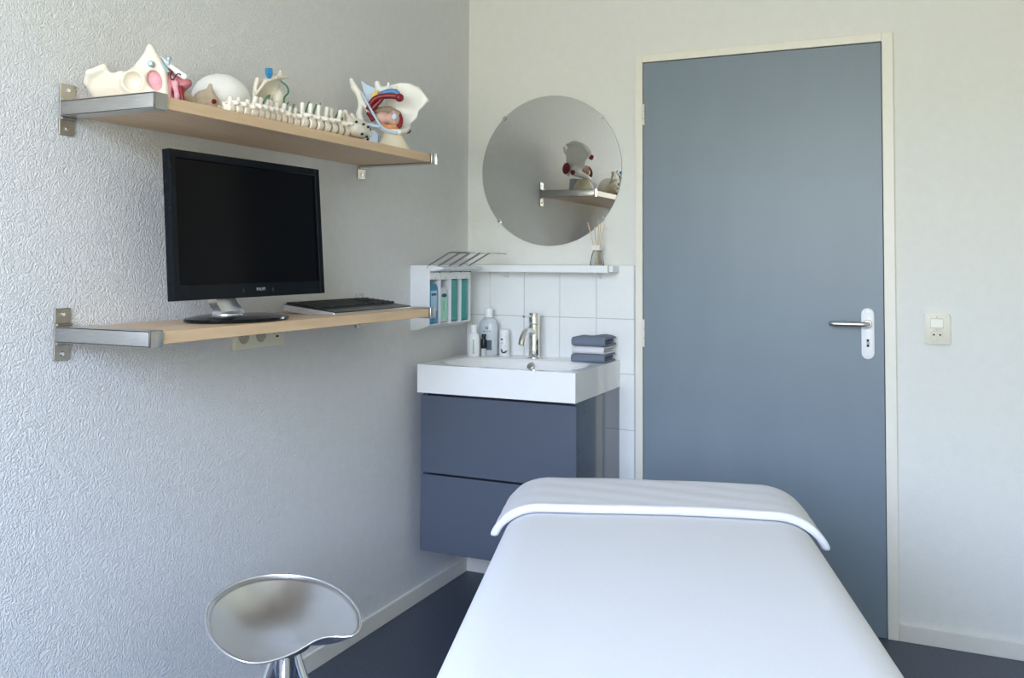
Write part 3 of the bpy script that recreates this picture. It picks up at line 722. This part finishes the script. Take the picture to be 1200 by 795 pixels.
# ------------------------------------------------------------------ white ledge, mirror, reed diffuser
led = thing('white_ledge', 'narrow white ledge on the tile edge below the round mirror', 'shelf', (.40, -.06, 1.22))
obj('board', B(.02, .6445, -.105, -.0085, 1.219, 1.246, bev=.001), M['white'], led)
for x in (.19, .585):
    bk_ = bmesh.new(); prism(bk_, [(-.0085, 1.219), (-.085, 1.219), (-.085, 1.216), (-.0115, 1.196), (-.0085, 1.196)], x-.004, x+.004, 'x'); obj('support', bk_, M['white'], led)
    obj('screw', L([(.004, 0), (.004, .002)], (x-.012, -.06, 1.219), 12, (0, 0, -1)), M['plate'], led)
obj('end_cap', B(.6445, .659, -.0845, -.0085, 1.2215, 1.2450, bev=.001), M['enamel'], led)
mir = thing('round_mirror', 'round frameless wall mirror held by small clips above the washbasin', 'mirror', (.3684, 0, 1.6235))
MR = .300
obj('backing', L([(MR-.001, .0005), (MR, .0015), (MR, .0052)], (.3684, 0, 1.6235), 96, (0, -1, 0)), M['mirror_edge'], mir, smooth='auto')
obj('glass_disc', L([(MR-.0005, 0), (MR-.0005, .0004)], (.3684, -.0053, 1.6235), 96, (0, -1, 0)), M['mirror'], mir)
for a in (43, 132, 222, 318):
    ca, sa = math.cos(math.radians(a)), math.sin(math.radians(a))
    bm = B(-.010, .005, -.008, -.0005, -.008, .008, bev=.0012)
    bm.transform(Matrix.Translation((.3684+MR*ca, 0, 1.6235+MR*sa)) @ Matrix.Rotation(-math.radians(a), 4, 'Y'))
    obj('clip', bm, M['chrome'], mir)
dif = thing('reed_diffuser', 'small glass reed diffuser with pale sticks standing on the white ledge', 'diffuser', (.588, -.062, 1.246))
dc = (.588, -.062, 1.246)
obj('flask', L([(.0255, .0003), (.0275, .003), (.0265, .012), (.019, .046), (.0145, .056), (.013, .058), (.0115, .056), (.017, .045), (.024, .012), (.023, .004), (.004, .0032)], dc, 28), M['glass'], dif, smooth='auto')
obj('collar', B(dc[0]-.0165, dc[0]+.0165, dc[1]-.0165, dc[1]+.0165, dc[2]+.0575, dc[2]+.078, bev=.002), M['woodlid'], dif)
for (ax_, ay_), (bx_, by2), h in (((.006, 0), (-.036, -.004), .165), ((.002, .004), (-.012, .004), .150), ((-.006, .002), (.006, .002), .168), ((-.004, -.004), (.018, -.006), .162), ((-.010, .003), (.030, .004), .158)):
    obj('reed', T([(dc[0]+ax_, dc[1]+ay_, dc[2]+.007), (dc[0]+bx_*.4, dc[1]+by2*.4, dc[2]+.078), (dc[0]+bx_, dc[1]+by2, dc[2]+h)], .0016, 6), M['reed'], dif)

# ------------------------------------------------------------------ treatment table, sheet and towel
TA = math.radians(17.5); TR, HW = .726, .351       # direction, offset across, half width
def table_frame(o): 
    o.rotation_euler = (0, 0, TA); return o
NEAR, FAR, TZ = -3.20, -1.272, .672                # along the table, in table axes
def P2(r, a): return (r*math.cos(TA)-a*math.sin(TA), r*math.sin(TA)+a*math.cos(TA))
tb = thing('treatment_table', 'long padded treatment table under a white sheet', 'table', (*P2(TR, (NEAR+FAR)/2), 0))
tb.rotation_euler = (0, 0, TA)
def tl(r0, r1, a0, a1, z0, z1, bev=0.0):         # in table axes about its own origin
    am = (NEAR+FAR)/2; return B(r0-TR, r1-TR, a0-am, a1-am, z0, z1, bev=bev)
obj('padded_top', tl(TR-.31, TR+.31, NEAR+.05, FAR-.05, .56, .655, .02), M['vinyl'], tb, local=True)
obj('frame', tl(TR-.26, TR+.26, NEAR+.10, FAR-.25, .50, .56), M['steel'], tb, local=True)
for sr in (-.22, .22):
    for aa in (NEAR+.3, FAR-.45): obj('leg', tl(TR+sr-.025, TR+sr+.025, aa-.025, aa+.025, 0, .50), M['steel'], tb, local=True)
def bed_field(grow=0.0, flare=0.0):
    def f(p):                                    # p in table axes relative to (TR, mid)
        am = (NEAR+FAR)/2; half = (FAR-NEAR)/2
        q = np.stack([p[..., 0], p[..., 1]], -1)
        crown = .004*(1-(p[..., 0]/HW)**2)
        # rounded box with elliptical shoulders: scale z so a 9 cm by 5.5 cm shoulder becomes a circle
        R = .085; kz = R/.052
        sag = flare*np.clip((TZ-.015-p[..., 2])/.06, 0, 2)
        dx = np.abs(p[..., 0])-(HW+sag-R); dy = np.abs(p[..., 1])-(half+sag-R); dz = (p[..., 2]-(TZ+crown))*kz+R
        dv = np.stack([np.maximum(dx, 0), np.maximum(dy, 0), np.maximum(dz, 0)], -1)
        d = np.linalg.norm(dv, axis=-1)-R+np.minimum(np.maximum(np.maximum(dx, dy), dz), 0)
        g = np.where(dz > 0, 1/np.sqrt((np.maximum(dx, 0)**2+np.maximum(dy, 0)**2+(kz*np.maximum(dz, 0))**2+1e-9)/(np.maximum(dx, 0)**2+np.maximum(dy, 0)**2+np.maximum(dz, 0)**2+1e-9)), 1)
        return d*g-grow
    return f
bf = bed_field()
def sheet_field(p):
    d = bf(p); e = .44-p[..., 2]; inner = -(d+.004)
    return np.maximum(np.maximum(d, e), np.where(p[..., 2] < .54, inner, -1))
sh = obj('bed_sheet', surface(sheet_field, (-.37, -1.03, .42), (.37, 1.03, .70), .0105), M['cloth'], smooth=True)
sh.location = (*P2(TR, (NEAR+FAR)/2), 0); sh.rotation_euler = (0, 0, TA)
tag(sh, 'smooth white fitted sheet stretched over the treatment table', 'sheet')
tf = bed_field(0, .018)
AM = (NEAR+FAR)/2
def smax(a, b, k):
    h = np.clip(.5-.5*(b-a)/k, 0, 1); return b*(1-h)+a*h+k*h*(1-h)
def towel_field(p):
    d = tf(p); th = .0092
    a = p[..., 1]; front = (-1.610-AM)+.006*np.sin(p[..., 0]*9+.6)+.10*p[..., 0]*0
    shell = np.abs(d-.0030-th)-th
    lip = np.clip(1-(a-front)/.035, 0, 1); shell = shell-.0022*lip*lip
    wr = .0006*np.sin(p[..., 1]*70+np.sin(p[..., 0]*5)*3.0+p[..., 0]*14)*np.clip((a-front)/.05, 0, 1)
    shell = shell+wr
    out = smax(shell, front-a, .009)
    low = .611+.006*np.sin(a*14)
    return smax(out, low-p[..., 2], .009)
tw = obj('bath_towel', surface(towel_field, (-.46, -1.66-AM, .58), (.46, -1.10-AM, .72), .0055), M['waffle'], smooth=True)
tw.location = (*P2(TR, AM), 0); tw.rotation_euler = (0, 0, TA)
tag(tw, 'white waffle towel draped across the head end of the treatment table', 'towel')

# ------------------------------------------------------------------ stool with tractor seat
st = thing('stool', 'satin aluminium stool with a scooped saddle seat on chrome legs', 'stool', (.43, -1.70, 0))
rim = [(0.309, -1.819, 0.475), (0.267, -1.77, 0.48), (0.245, -1.726, 0.485), (0.239, -1.692, 0.488), (0.236, -1.652, 0.49), (0.238, -1.616, 0.49), (0.256, -1.571, 0.49), (0.291, -1.544, 0.49), (0.342, -1.523, 0.488), (0.396, -1.521, 0.485), (0.453, -1.54, 0.483), (0.512, -1.571, 0.48), (0.572, -1.619, 0.478), (0.611, -1.661, 0.474), (0.633, -1.701, 0.468), (0.633, -1.722, 0.462), (0.617, -1.729, 0.46), (0.592, -1.734, 0.46), (0.577, -1.752, 0.462), (0.565, -1.768, 0.46), (0.551, -1.781, 0.45), (0.541, -1.805, 0.442), (0.522, -1.828, 0.436), (0.504, -1.854, 0.434), (0.488, -1.874, 0.436), (0.458, -1.884, 0.442), (0.423, -1.883, 0.45), (0.38, -1.868, 0.458), (0.34, -1.845, 0.466)]
RP = [np.array(p) for p in rim]
RP = [(RP[i-1]+2*RP[i]+RP[(i+1) % len(RP)])/4 for i in range(len(RP))]
rimp = smooth_path([Vector(p) for p in RP]+[Vector(RP[0])], 4)[:-1]
ctr = Vector((.432, -1.700, .414))
sb = bmesh.new(); NR = 14; rings = []
for k in range(1, NR+1):
    f = k/NR; rings.append([])
    for p in rimp:
        q = ctr.lerp(p, f); bowl = f**2.4; z = ctr.z+(p.z-ctr.z)*bowl
        ridge = .006*math.exp(-((q-ctr).x-.05)**2/.004)*max(0, -(q.y-ctr.y)/.15)*f
        rings[-1].append(sb.verts.new((q.x, q.y, z+ridge*0)))
cv = sb.verts.new(ctr); n = len(rimp)
for i in range(n): sb.faces.new((cv, rings[0][i], rings[0][(i+1) % n]))
for a, b in zip(rings, rings[1:]):
    for i in range(n): sb.faces.new((a[i], b[i], b[(i+1) % n], a[(i+1) % n]))
under = []
for ring in rings: under.append([sb.verts.new(v.co-Vector((0, 0, .004))) for v in ring])
cu_ = sb.verts.new(ctr-Vector((0, 0, .004)))
for i in range(n): sb.faces.new((cu_, under[0][(i+1) % n], under[0][i]))
for a, b in zip(under, under[1:]):
    for i in range(n): sb.faces.new((a[i], a[(i+1) % n], b[(i+1) % n], b[i]))
for i in range(n): sb.faces.new((rings[-1][i], under[-1][i], under[-1][(i+1) % n], rings[-1][(i+1) % n]))
seat = obj('seat', sb, M['seat'], st, smooth=True)
obj('rolled_rim', T([p-Vector((0, 0, .002)) for p in rimp], .0028, 10, closed=True), M['seat'], seat, smooth=True)
obj('seat_plate', L([(.030, .380), (.055, .395), (.060, .407)], (.432, -1.70, 0), 28), M['steel'], st, smooth='auto')
obj('hub', L([(.016, .30), (.028, .33), (.030, .385)], (.432, -1.70, 0), 28), M['chrome'], st, smooth='auto')
for k in range(5):
    a = math.radians(20+72*k); c_, s_ = math.cos(a), math.sin(a)
    pth = smooth_path([(.432+c_*.020, -1.70+s_*.020, .395), (.432+c_*.030, -1.70+s_*.030, .36), (.432+c_*.052, -1.70+s_*.052, .30), (.432+c_*.105, -1.70+s_*.105, .16), (.432+c_*.19, -1.70+s_*.19, .012)], 5)
    lg = obj('leg', T(pth, .0125, 12), M['chrome'], st, smooth='auto')
    obj('foot', L([(.016, 0), (.016, .010), (.013, .013)], (.432+c_*.19, -1.70+s_*.19, 0), 16), M['black'], lg, smooth='auto')

# ------------------------------------------------------------------ bone models on the upper shelf
# hip bone with muscle at the bracket end; modelled in its own frame: x along it, y into its back, z up from the shelf
FACE = math.atan2(.479, .878)
def flip(f): return lambda p: f(p[..., [1, 0, 2]])         # lets an outline in (x, z) with its thickness along y use sd_plate
hip = thing('hip_bone_model', 'ivory hip bone model with pink tissue and rosy muscle at the bracket end', 'bone model', (.13, -1.88, ZUT))
hip.rotation_euler = (0, 0, FACE)
def horg(name, f, lo, hi, res, m, par=None): return obj(name, surface(f, lo, hi, res), m, par or hip, smooth=True, local=True)
hmid = lambda u, z: .008+.16*np.clip(-.03-u, 0, 1)-.10*np.clip(z-.09, 0, 1)+.80*.012*np.log1p(np.exp(np.clip((.040-z)/.012, -20, 20)))*np.clip((.00-u)/.05, 0, 1)-.004*np.exp(-((u+.07)/.03)**2-((z-.055)/.02)**2)*-1
hp_ = [(-.113, .046), (-.111, .066), (-.094, .080), (-.068, .090), (-.058, .079), (-.048, .074), (-.036, .077), (-.026, .079), (-.014, .072), (.002, .093), (.021, .119), (.031, .136), (.037, .138), (.044, .128), (.052, .108), (.065, .088), (.073, .060), (.075, .016), (.045, .004), (-.02, .002), (-.07, .004), (-.099, .020)]
hp_ = [(p.x, p.y) for p in smooth_path([(a, b, 0) for a, b in hp_]+[(hp_[0][0], hp_[0][1], 0)], 3)][:-1]
wing = flip(sd_plate(hp_, hmid, .0105, .0095))
hf = union(wing, sd_ell((.002, .004, .052), (.030, .022, .030)), sd_chain([(-.108, .018, .052), (-.100, .010, .072), (-.068, .008, .086)], [.007, .008, .007]),
           sd_chain([(-.085, .045, .012), (-.04, .030, .014), (.01, .004, .010), (.066, .002, .014)], [.007, .009, .011, .010]),
           sd_chain([(.034, .004, .130), (.048, .000, .104), (.064, .002, .080), (.069, .004, .020)], [.005, .009, .008, .008]), k=.010)
hf = minus(hf, sd_ell((.001, -.026, .052), (.0245, .036, .025)), .003)
hole = sd_ell((.047, .0, .056), (.016, .06, .024), (0, -.45, 0))
hf = minus(hf, hole, .004)
horg('bone', hf, (-.125, -.045, -.0005), (.092, .055, .150), .0028, M['bone'])
horg('tissue', sd_ell((.047, .012, .056), (.020, .009, .028), (0, -.45, 0)), (.015, -.005, .02), (.08, .03, .095), .003, M['pink'])
obj('pin', L([(.004, -.008), (.005, 0), (.0065, .003), (.0065, .009), (.0045, .011)], (.042, -.008, .090), 14, (0, -1, .1)), M['greypin'], hip, smooth='auto', local=True)
obj('pin', L([(.003, -.006), (.003, .004), (.006, .005), (.006, .011), (.004, .013)], (.076, .000, .098), 14, (.2, -.2, 1)), M['greypin'], hip, smooth='auto', local=True)
horg('ramus', sd_chain([(.050, .012, .112), (.074, .010, .094), (.095, .006, .078), (.112, .000, .066)], [.005, .0055, .006, .0075]), (.03, -.02, .04), (.13, .03, .13), .0028, M['bonew'])
obj('nerve_cord', T(smooth_path([(.058, .002, .106), (.068, -.004, .088), (.080, -.008, .074)], 6), .0032, 8), M['greypin'], hip, smooth=True, local=True)
mf = union(sd_chain([(.072, .020, .078), (.080, .014, .050), (.082, .012, .008)], [.010, .014, .012]), sd_chain([(.086, .012, .062), (.104, .010, .048), (.118, .006, .052)], [.010, .013, .010]),
           sd_cap((.095, .016, .045), (.100, .014, .006), .012, .010), k=.008)
mf = minus(mf, sd_ell((.092, -.004, .030), (.008, .02, .012)), .003)
horg('muscle', mf, (.05, -.02, 0), (.135, .045, .095), .003, M['muscle'])
horg('tissue_strip', sd_chain([(.083, .002, .066), (.094, -.006, .048), (.100, -.008, .020), (.098, -.006, .002)], [.004, .007, .006, .004]), (.07, -.03, 0), (.12, .02, .08), .003, M['pink'])
obj('wire', T(smooth_path([(.086, -.004, .076), (.084, -.010, .064), (.090, -.012, .056), (.100, -.010, .070), (.107, -.008, .068)], 6), .0014, 8), M['dark'], hip, smooth=True, local=True)
obj('red_vessel', T(smooth_path([(.106, -.006, .042), (.110, -.010, .022), (.116, -.012, .002)], 5), [.005, .003], 10), M['red'], hip, smooth=True, local=True)

# skull lying behind the spine
sk = thing('skull_model', 'smooth white skull dome lying behind the neck end of the spine model', 'bone model', (.12, -1.59, ZUT))
sf = union(sd_ell((.095, -1.562, 1.672), (.070, .078, .066)), sd_ell((.090, -1.530, 1.650), (.050, .042, .048)), k=.02)
organic('cranium', minus(sf, sd_ell((.12, -1.575, 1.56), (.2, .2, .046)), .004), (.03, -1.68, 1.600), (.20, -1.45, 1.75), .005, M['bonew'], sk)
ff = union(sd_ell((.135, -1.660, 1.642), (.034, .032, .036)), sd_cap((.150, -1.664, 1.66), (.145, -1.655, 1.692), .012, .004), sd_cap((.14, -1.69, 1.625), (.14, -1.655, 1.632), .018, .022),
           sd_cap((.14, -1.712, 1.640), (.12, -1.73, 1.668), .010, .012), sd_cap((.17, -1.63, 1.628), (.165, -1.575, 1.632), .014, .010), k=.008)
ff = minus(ff, sd_ell((.170, -1.690, 1.652), (.016, .012, .011)), .004)
organic('face', ff, (.08, -1.76, 1.600), (.20, -1.55, 1.705), .004, M['tan'], sk)
tb_ = bmesh.new()
for k in range(9): lathe(tb_, [(.0035, 0), (.0045, .005), (.004, .012), (.002, .014)], (.178-.0008*k*k*.2, -1.66+.010*k, 1.622+.001*(k % 2)), 8)
obj('teeth', tb_, M['bone'], sk, smooth=True)
obj('red_mark', L([(.006, 0), (.006, .003), (.004, .006)], (.168, -1.668, 1.645), 12, (1, 0, 0)), M['red'], sk, smooth='auto')

# scooped bone fragment behind the spine, with a blue pin
fg = thing('bone_fragment_model', 'scooped ivory bone piece with a bright blue pin behind the spine model', 'bone model', (.13, -1.45, ZUT))
fmid = lambda y, z: .140-1.1*np.clip(1.742-z, 0, .2)*np.clip((y+1.50)/.12, 0, 1)*(1-np.clip((y+1.50)/.12, 0, 1))*1.6
fp = [(-1.508, 1.6065), (-1.500, 1.690), (-1.490, 1.738), (-1.478, 1.732), (-1.455, 1.740), (-1.430, 1.752), (-1.405, 1.758), (-1.388, 1.752), (-1.400, 1.738), (-1.405, 1.70), (-1.412, 1.66), (-1.418, 1.6065)]
fF = union(sd_plate(fp, fmid, .007, .005), sd_chain([(.150, -1.502, 1.690), (.158, -1.478, 1.726), (.164, -1.445, 1.742), (.164, -1.392, 1.752)], [.004, .005, .006, .004]), sd_ell((.15, -1.412, 1.690), (.016, .018, .026)),
           sd_cap((.16, -1.425, 1.752), (.16, -1.42, 1.762), .005), k=.008)
organic('bone', fF, (.06, -1.53, 1.600), (.20, -1.365, 1.775), .0035, M['bone'], fg)
obj('pin', L([(.006, 0), (.007, .004), (.0105, .012), (.0105, .024), (.007, .026)], (.162, -1.468, 1.736), 6, (.1, -.2, 1)), M['bluepin'], fg)
obj('nerve_cord', T(smooth_path([(.168, -1.428, 1.735), (.180, -1.418, 1.722), (.182, -1.414, 1.706), (.180, -1.428, 1.690), (.182, -1.432, 1.670)], 5), .0026, 8), M['nerve'], fg, smooth=True)
fg.location = (.150, -1.463, ZUT)

# flexible spine lying along the shelf edge
spn = thing('spine_model', 'ivory spine model with green nerves lying along the upper shelf front edge', 'bone model', (.245, -1.38, ZUT))
def vertebra_mesh(body, spin, trans_, tip):
    """axis of the column along y, spinous process upwards, body at the bottom"""
    f = union(sd_cap((0, -.0085, 0), (0, .0085, 0), body), sd_cap((0, 0, body*.6), (0, .004, body*1.35), body*.55, .007),
              sd_chain([(0, .002, body*1.1), (0, .005, spin*.75), (0, .007, spin-tip*.5)], [.0075, .0055, tip]), sd_chain([(.010, -.013, body*1.15), (.010, .013, body*1.15)], .0055), sd_chain([(-.010, -.013, body*1.15), (-.010, .013, body*1.15)], .0055),
              sd_chain([(0, .002, body*.9), (trans_*.7, .004, body*1.10), (trans_, .006, body*1.0)], [.007, .0055, .006]),
              sd_chain([(0, .002, body*.9), (-trans_*.7, .004, body*1.10), (-trans_, .006, body*1.0)], [.007, .0055, .006]), k=.005)
    g = lambda p: np.maximum(f(p), np.abs(p[..., 1])-.0125)
    w = minus(g, sd_ell((0, 0, body*1.05), (body*.30, .05, body*.24)), .002)
    me = surface(w, (-trans_-.012, -.016, -body-.006), (trans_+.012, .016, spin+.014), .0026)
    for p in me.polygons: p.use_smooth = True
    me.materials.append(M['bonev']); return me
vm = [vertebra_mesh(.0125, .031, .022, .0066), vertebra_mesh(.0150, .041, .022, .0066), vertebra_mesh(.0180, .056, .028, .0072)]
dm = []
for b in (.0120, .0145, .0175):
    bm = lathe(bmesh.new(), [(b*.85, -.005), (b, -.002), (b, .002), (b*.85, .005)], (0, 0, 0), 16, (0, 1, 0)); me = bpy.data.meshes.new('disc'); bm.to_mesh(me); bm.free(); me.materials.append(M['disc']); dm.append(me)
bm = tube(bmesh.new(), smooth_path([(.004, 0, .018), (.004, .002, .034), (.003, .012, .056)], 4), [.0024, .0020], 8); nme = bpy.data.meshes.new('nerve'); bm.to_mesh(nme); bm.free(); nme.materials.append(M['nerve'])
def put(name, me, loc, rot=(0, 0, 0), sc=(1, 1, 1)):
    o = bpy.data.objects.new(name, me); COL.objects.link(o); o.parent = spn; o.matrix_parent_inverse = parent_inv(spn)
    o.location = loc; o.rotation_euler = rot; o.scale = sc; return o
y = -1.695; i = 0; NV = 18
for i in range(NV):
    k = 0 if i < 3 else (1 if i < 11 else 2); body = (.0125, .0150, .0180)[k]
    s = .92+.010*(i % 9)
    pitch = .0236+.0011*max(0, i-4)*.65
    x = .243+.006*math.sin(i*.55); zc = ZUT+body*s+.001
    rx = random.uniform(-.08, .08)+(-.10 if k == 1 else 0.0)
    put('vertebra', vm[k], (x, y, zc), (rx, random.uniform(-.12, .12), random.uniform(-.08, .08)), (s, s, s))
    put('disc', dm[k], (x, y+pitch/2, zc), (0, 0, 0), (s, max(.35, (pitch-.0215)/.007), s))
    if 3 < i < 17: put('nerve', nme, (x-.004, y+pitch*.5, zc+body*.2), (random.uniform(-.5, .3), random.uniform(-.2, .2), 0), (1, 1, .75+.3*(k == 2)+random.uniform(-.1, .15)))
    y += pitch
# sacrum with dark openings
sy = y+.024
sacr = union(sd_ell((.243, sy, ZUT+.030), (.040, .048, .026)), sd_ell((.243, sy+.020, ZUT+.044), (.028, .030, .020)), sd_cap((.243, sy-.02, ZUT+.05), (.243, sy-.045, ZUT+.078), .010, .006), sd_cap((.243, sy, ZUT+.055), (.243, sy-.012, ZUT+.072), .010, .007),
             sd_cap((.262, sy-.030, ZUT+.030), (.266, sy+.040, ZUT+.022), .016, .012), k=.012)
organic('sacrum', lambda p: np.maximum(sacr(p), ZUT+.001-p[..., 2]), (.18, sy-.075, ZUT-.004), (.31, sy+.075, ZUT+.10), .004, M['bone'], spn)
for yy in (-.034, -.012, .012, .034):
    for zz in (.012, .040):
        xs = .243+.040*math.sqrt(max(0, 1-(yy/.052)**2-((zz-.030)/.034)**2))+.001
        obj('opening', L([(.0035, 0), (.003, .006)], (xs, sy+yy, ZUT+zz-.002*yy*100), 10, (1, 0, .2)), M['dark'], spn)

# pelvis section on a cream stand, in its own frame: x along it, y into its back, z up from the shelf
pv = thing('pelvis_model', 'half pelvis model with red vessels and pale blue ligaments on a cream stand', 'bone model', (.185, -.888, ZUT))
pv.rotation_euler = (0, 0, FACE); pv.scale = (.975, .975, .975)
def porg(name, f, lo, hi, res, m): return obj(name, surface(f, lo, hi, res), m, pv, smooth=True, local=True)
def ptube(name, pts, rr, m, n=12, flat=1.0): return obj(name, T(smooth_path(pts, 6), rr, n, flat=flat), m, pv, smooth=True, local=True)
obj('stand', L([(.062, 0), (.062, .004), (.046, .030), (.034, .052), (.030, .064)], (.004, .004, 0), 32), M['cream'], pv, smooth='auto', local=True)
pm = lambda u, z: .082-.25*u+2.2*np.clip(u-.01, 0, 1)*np.clip(.10-u, 0, 1)+.25*np.clip(.14-z, 0, 1)*-1
pwp = [(-.020, .236), (.000, .241), (.0235, .247), (.0535, .244), (.0825, .230), (.1055, .206), (.1195, .183), (.1025, .163), (.0865, .149), (.0815, .126), (.0615, .107), (.0375, .092), (.012, .086), (-.012, .105), (-.030, .160)]
pf = union(flip(sd_plate(pwp, pm, .0075, .006)), sd_chain([(-.014, .098, .234), (.022, .096, .243), (.054, .095, .240), (.083, .082, .226), (.114, .070, .186)], [.007, .007, .008, .008, .007]), k=.008)
pf = union(pf, sd_ell((.030, .080, .098), (.030, .026, .026)), sd_chain([(.038, .055, .088), (.040, .010, .074), (.026, -.018, .066), (-.009, -.022, .066), (-.034, -.022, .079)], [.013, .010, .009, .010, .007]), k=.012)
porg('wing_bone', pf, (-.06, -.045, .045), (.14, .15, .265), .0038, M['bonew'])
porg('far_wing_bone', union(sd_chain([(-.134, .014, .240), (-.124, .012, .216), (-.108, .010, .194), (-.101, .010, .160), (-.107, .012, .128), (-.100, .016, .100)], [.007, .011, .011, .009, .010, .013]),
     sd_chain([(-.108, .008, .192), (-.090, .002, .160), (-.072, -.006, .125), (-.062, -.006, .100)], [.006, .006, .006, .008]), k=.008), (-.155, -.03, .07), (-.04, .05, .258), .0035, M['bonew'])
porg('vertebra', union(sd_ell((-.024, .030, .208), (.034, .030, .016)), sd_cap((-.046, .014, .212), (-.049, .012, .230), .009, .009), sd_cap((-.014, .016, .212), (-.012, .012, .232), .005, .004), sd_cap((.006, .02, .208), (.012, .02, .222), .006, .004), k=.008),
     (-.075, -.01, .18), (.03, .075, .25), .0035, M['bonew'])
def slab(name, poly, dep, m, th=.004):
    bm = bmesh.new(); A = [bm.verts.new((u, dep(u, z), z)) for u, z in poly]; C_ = [bm.verts.new((u, dep(u, z)+th, z)) for u, z in poly]; n = len(poly)
    bm.faces.new(A); bm.faces.new(C_[::-1])
    for i in range(n): bm.faces.new((A[i], C_[i], C_[(i+1) % n], A[(i+1) % n]))
    bmesh.ops.triangulate(bm, faces=[f for f in bm.faces if len(f.verts) > 4]); return obj(name, bm, m, pv, local=True)
slab('ligament_sheet', [(-.102, .238), (-.082, .224), (-.054, .211), (-.034, .212), (.010, .206), (.010, .186), (-.030, .184), (-.058, .150), (-.076, .140)], lambda u, z: .004+.10*(u+.1), M['lig'])
ptube('ligament_band', [(-.098, -.016, .196), (-.076, -.022, .155), (-.052, -.030, .113), (-.034, -.034, .084), (-.009, -.036, .066), (.020, -.030, .060)], [.0045, .008], M['lig'], 12, .7)
ptube('ligament_band', [(-.085, -.016, .092), (-.060, -.026, .085), (-.034, -.032, .080)], .006, M['lig'], 10)
ptube('artery', [(-.076, -.010, .138), (-.068, -.014, .156), (-.055, -.018, .172), (-.036, -.020, .180), (-.008, -.022, .183), (.014, -.024, .181), (.026, -.024, .176)], .0095, M['red'], 14)
ptube('artery', [(-.070, -.010, .132), (-.054, -.014, .150), (-.040, -.016, .164), (-.030, -.018, .176)], [.009, .007], M['red'])
obj('artery', L([(.006, -.008), (.013, 0), (.0135, .010), (.009, .016)], (.024, -.024, .177), 18, (.5, -1, -.1)), M['red'], pv, smooth=True, local=True)
ptube('vein', [(-.070, .004, .148), (-.058, .000, .166), (-.040, -.004, .186), (-.014, -.004, .199), (.008, -.004, .200), (.022, -.004, .190)], .010, M['bluev'])
ptube('vein', [(-.062, -.010, .140), (-.048, -.012, .156), (-.036, -.012, .170)], .007, M['bluev'])
yb_ = bmesh.new(); prism(yb_, [(-.068, .176), (-.060, .174), (-.046, .182), (-.043, .200), (-.052, .202), (-.054, .192), (-.064, .190)], -.018, -.008, 'y', bev=.002)
obj('nerve', yb_, M['yellow'], pv, smooth='auto', local=True)
porg('bladder', union(sd_ell((-.030, -.002, .112), (.026, .024, .022)), sd_ell((.008, -.006, .110), (.022, .022, .026)), k=.005), (-.07, -.04, .08), (.04, .03, .15), .0035, M['organ'])
porg('inner_muscle', sd_chain([(-.050, .016, .140), (-.010, .030, .142), (.016, .040, .130)], [.012, .016, .016]), (-.08, -.01, .10), (.05, .07, .17), .0045, M['disc'])
porg('pelvic_floor', sd_chain([(-.030, -.016, .086), (-.006, -.022, .080), (.016, -.018, .082)], [.007, .010, .008]), (-.05, -.05, .06), (.04, .01, .11), .0035, M['orange'])
obj('organ_core', L([(.003, 0), (.0085, .003), (.0090, .008), (.006, .011)], (.010, -.026, .113), 16, (.1, -1, .1), sy=1.3), M['lig'], pv, smooth=True, local=True)
obj('organ_tip', L([(.003, 0), (.0075, .003), (.006, .007)], (.008, -.026, .126), 14, (.1, -1, .2)), M['pink'], pv, smooth=True, local=True)
ptube('red_ring', [(.028, -.012, .124), (.033, -.022, .108), (.031, -.026, .090), (.022, -.026, .080)], [.004, .0085], M['red'], 10)
ptube('red_muscle', [(-.078, -.020, .126), (-.070, -.026, .118), (-.058, -.030, .100)], [.005, .008], M['red'], 10)
# outer face of the bone: socket and muscle filled opening, seen in the mirror
porg('outer_muscle', union(sd_ell((.004, .118, .112), (.026, .012, .030), (0, .4, 0)), sd_ell((.046, .110, .090), (.014, .012, .012)), k=.004), (-.04, .08, .06), (.08, .15, .16), .004, M['red'])
lb_ = bmesh.new(); prism(lb_, [(-.090, .002), (-.044, .002), (-.042, .058), (-.052, .072), (-.082, .072)], -.010, .024, 'y', bev=.004)
obj('ligament_block', lb_, M['lig'], pv, smooth='auto', local=True)
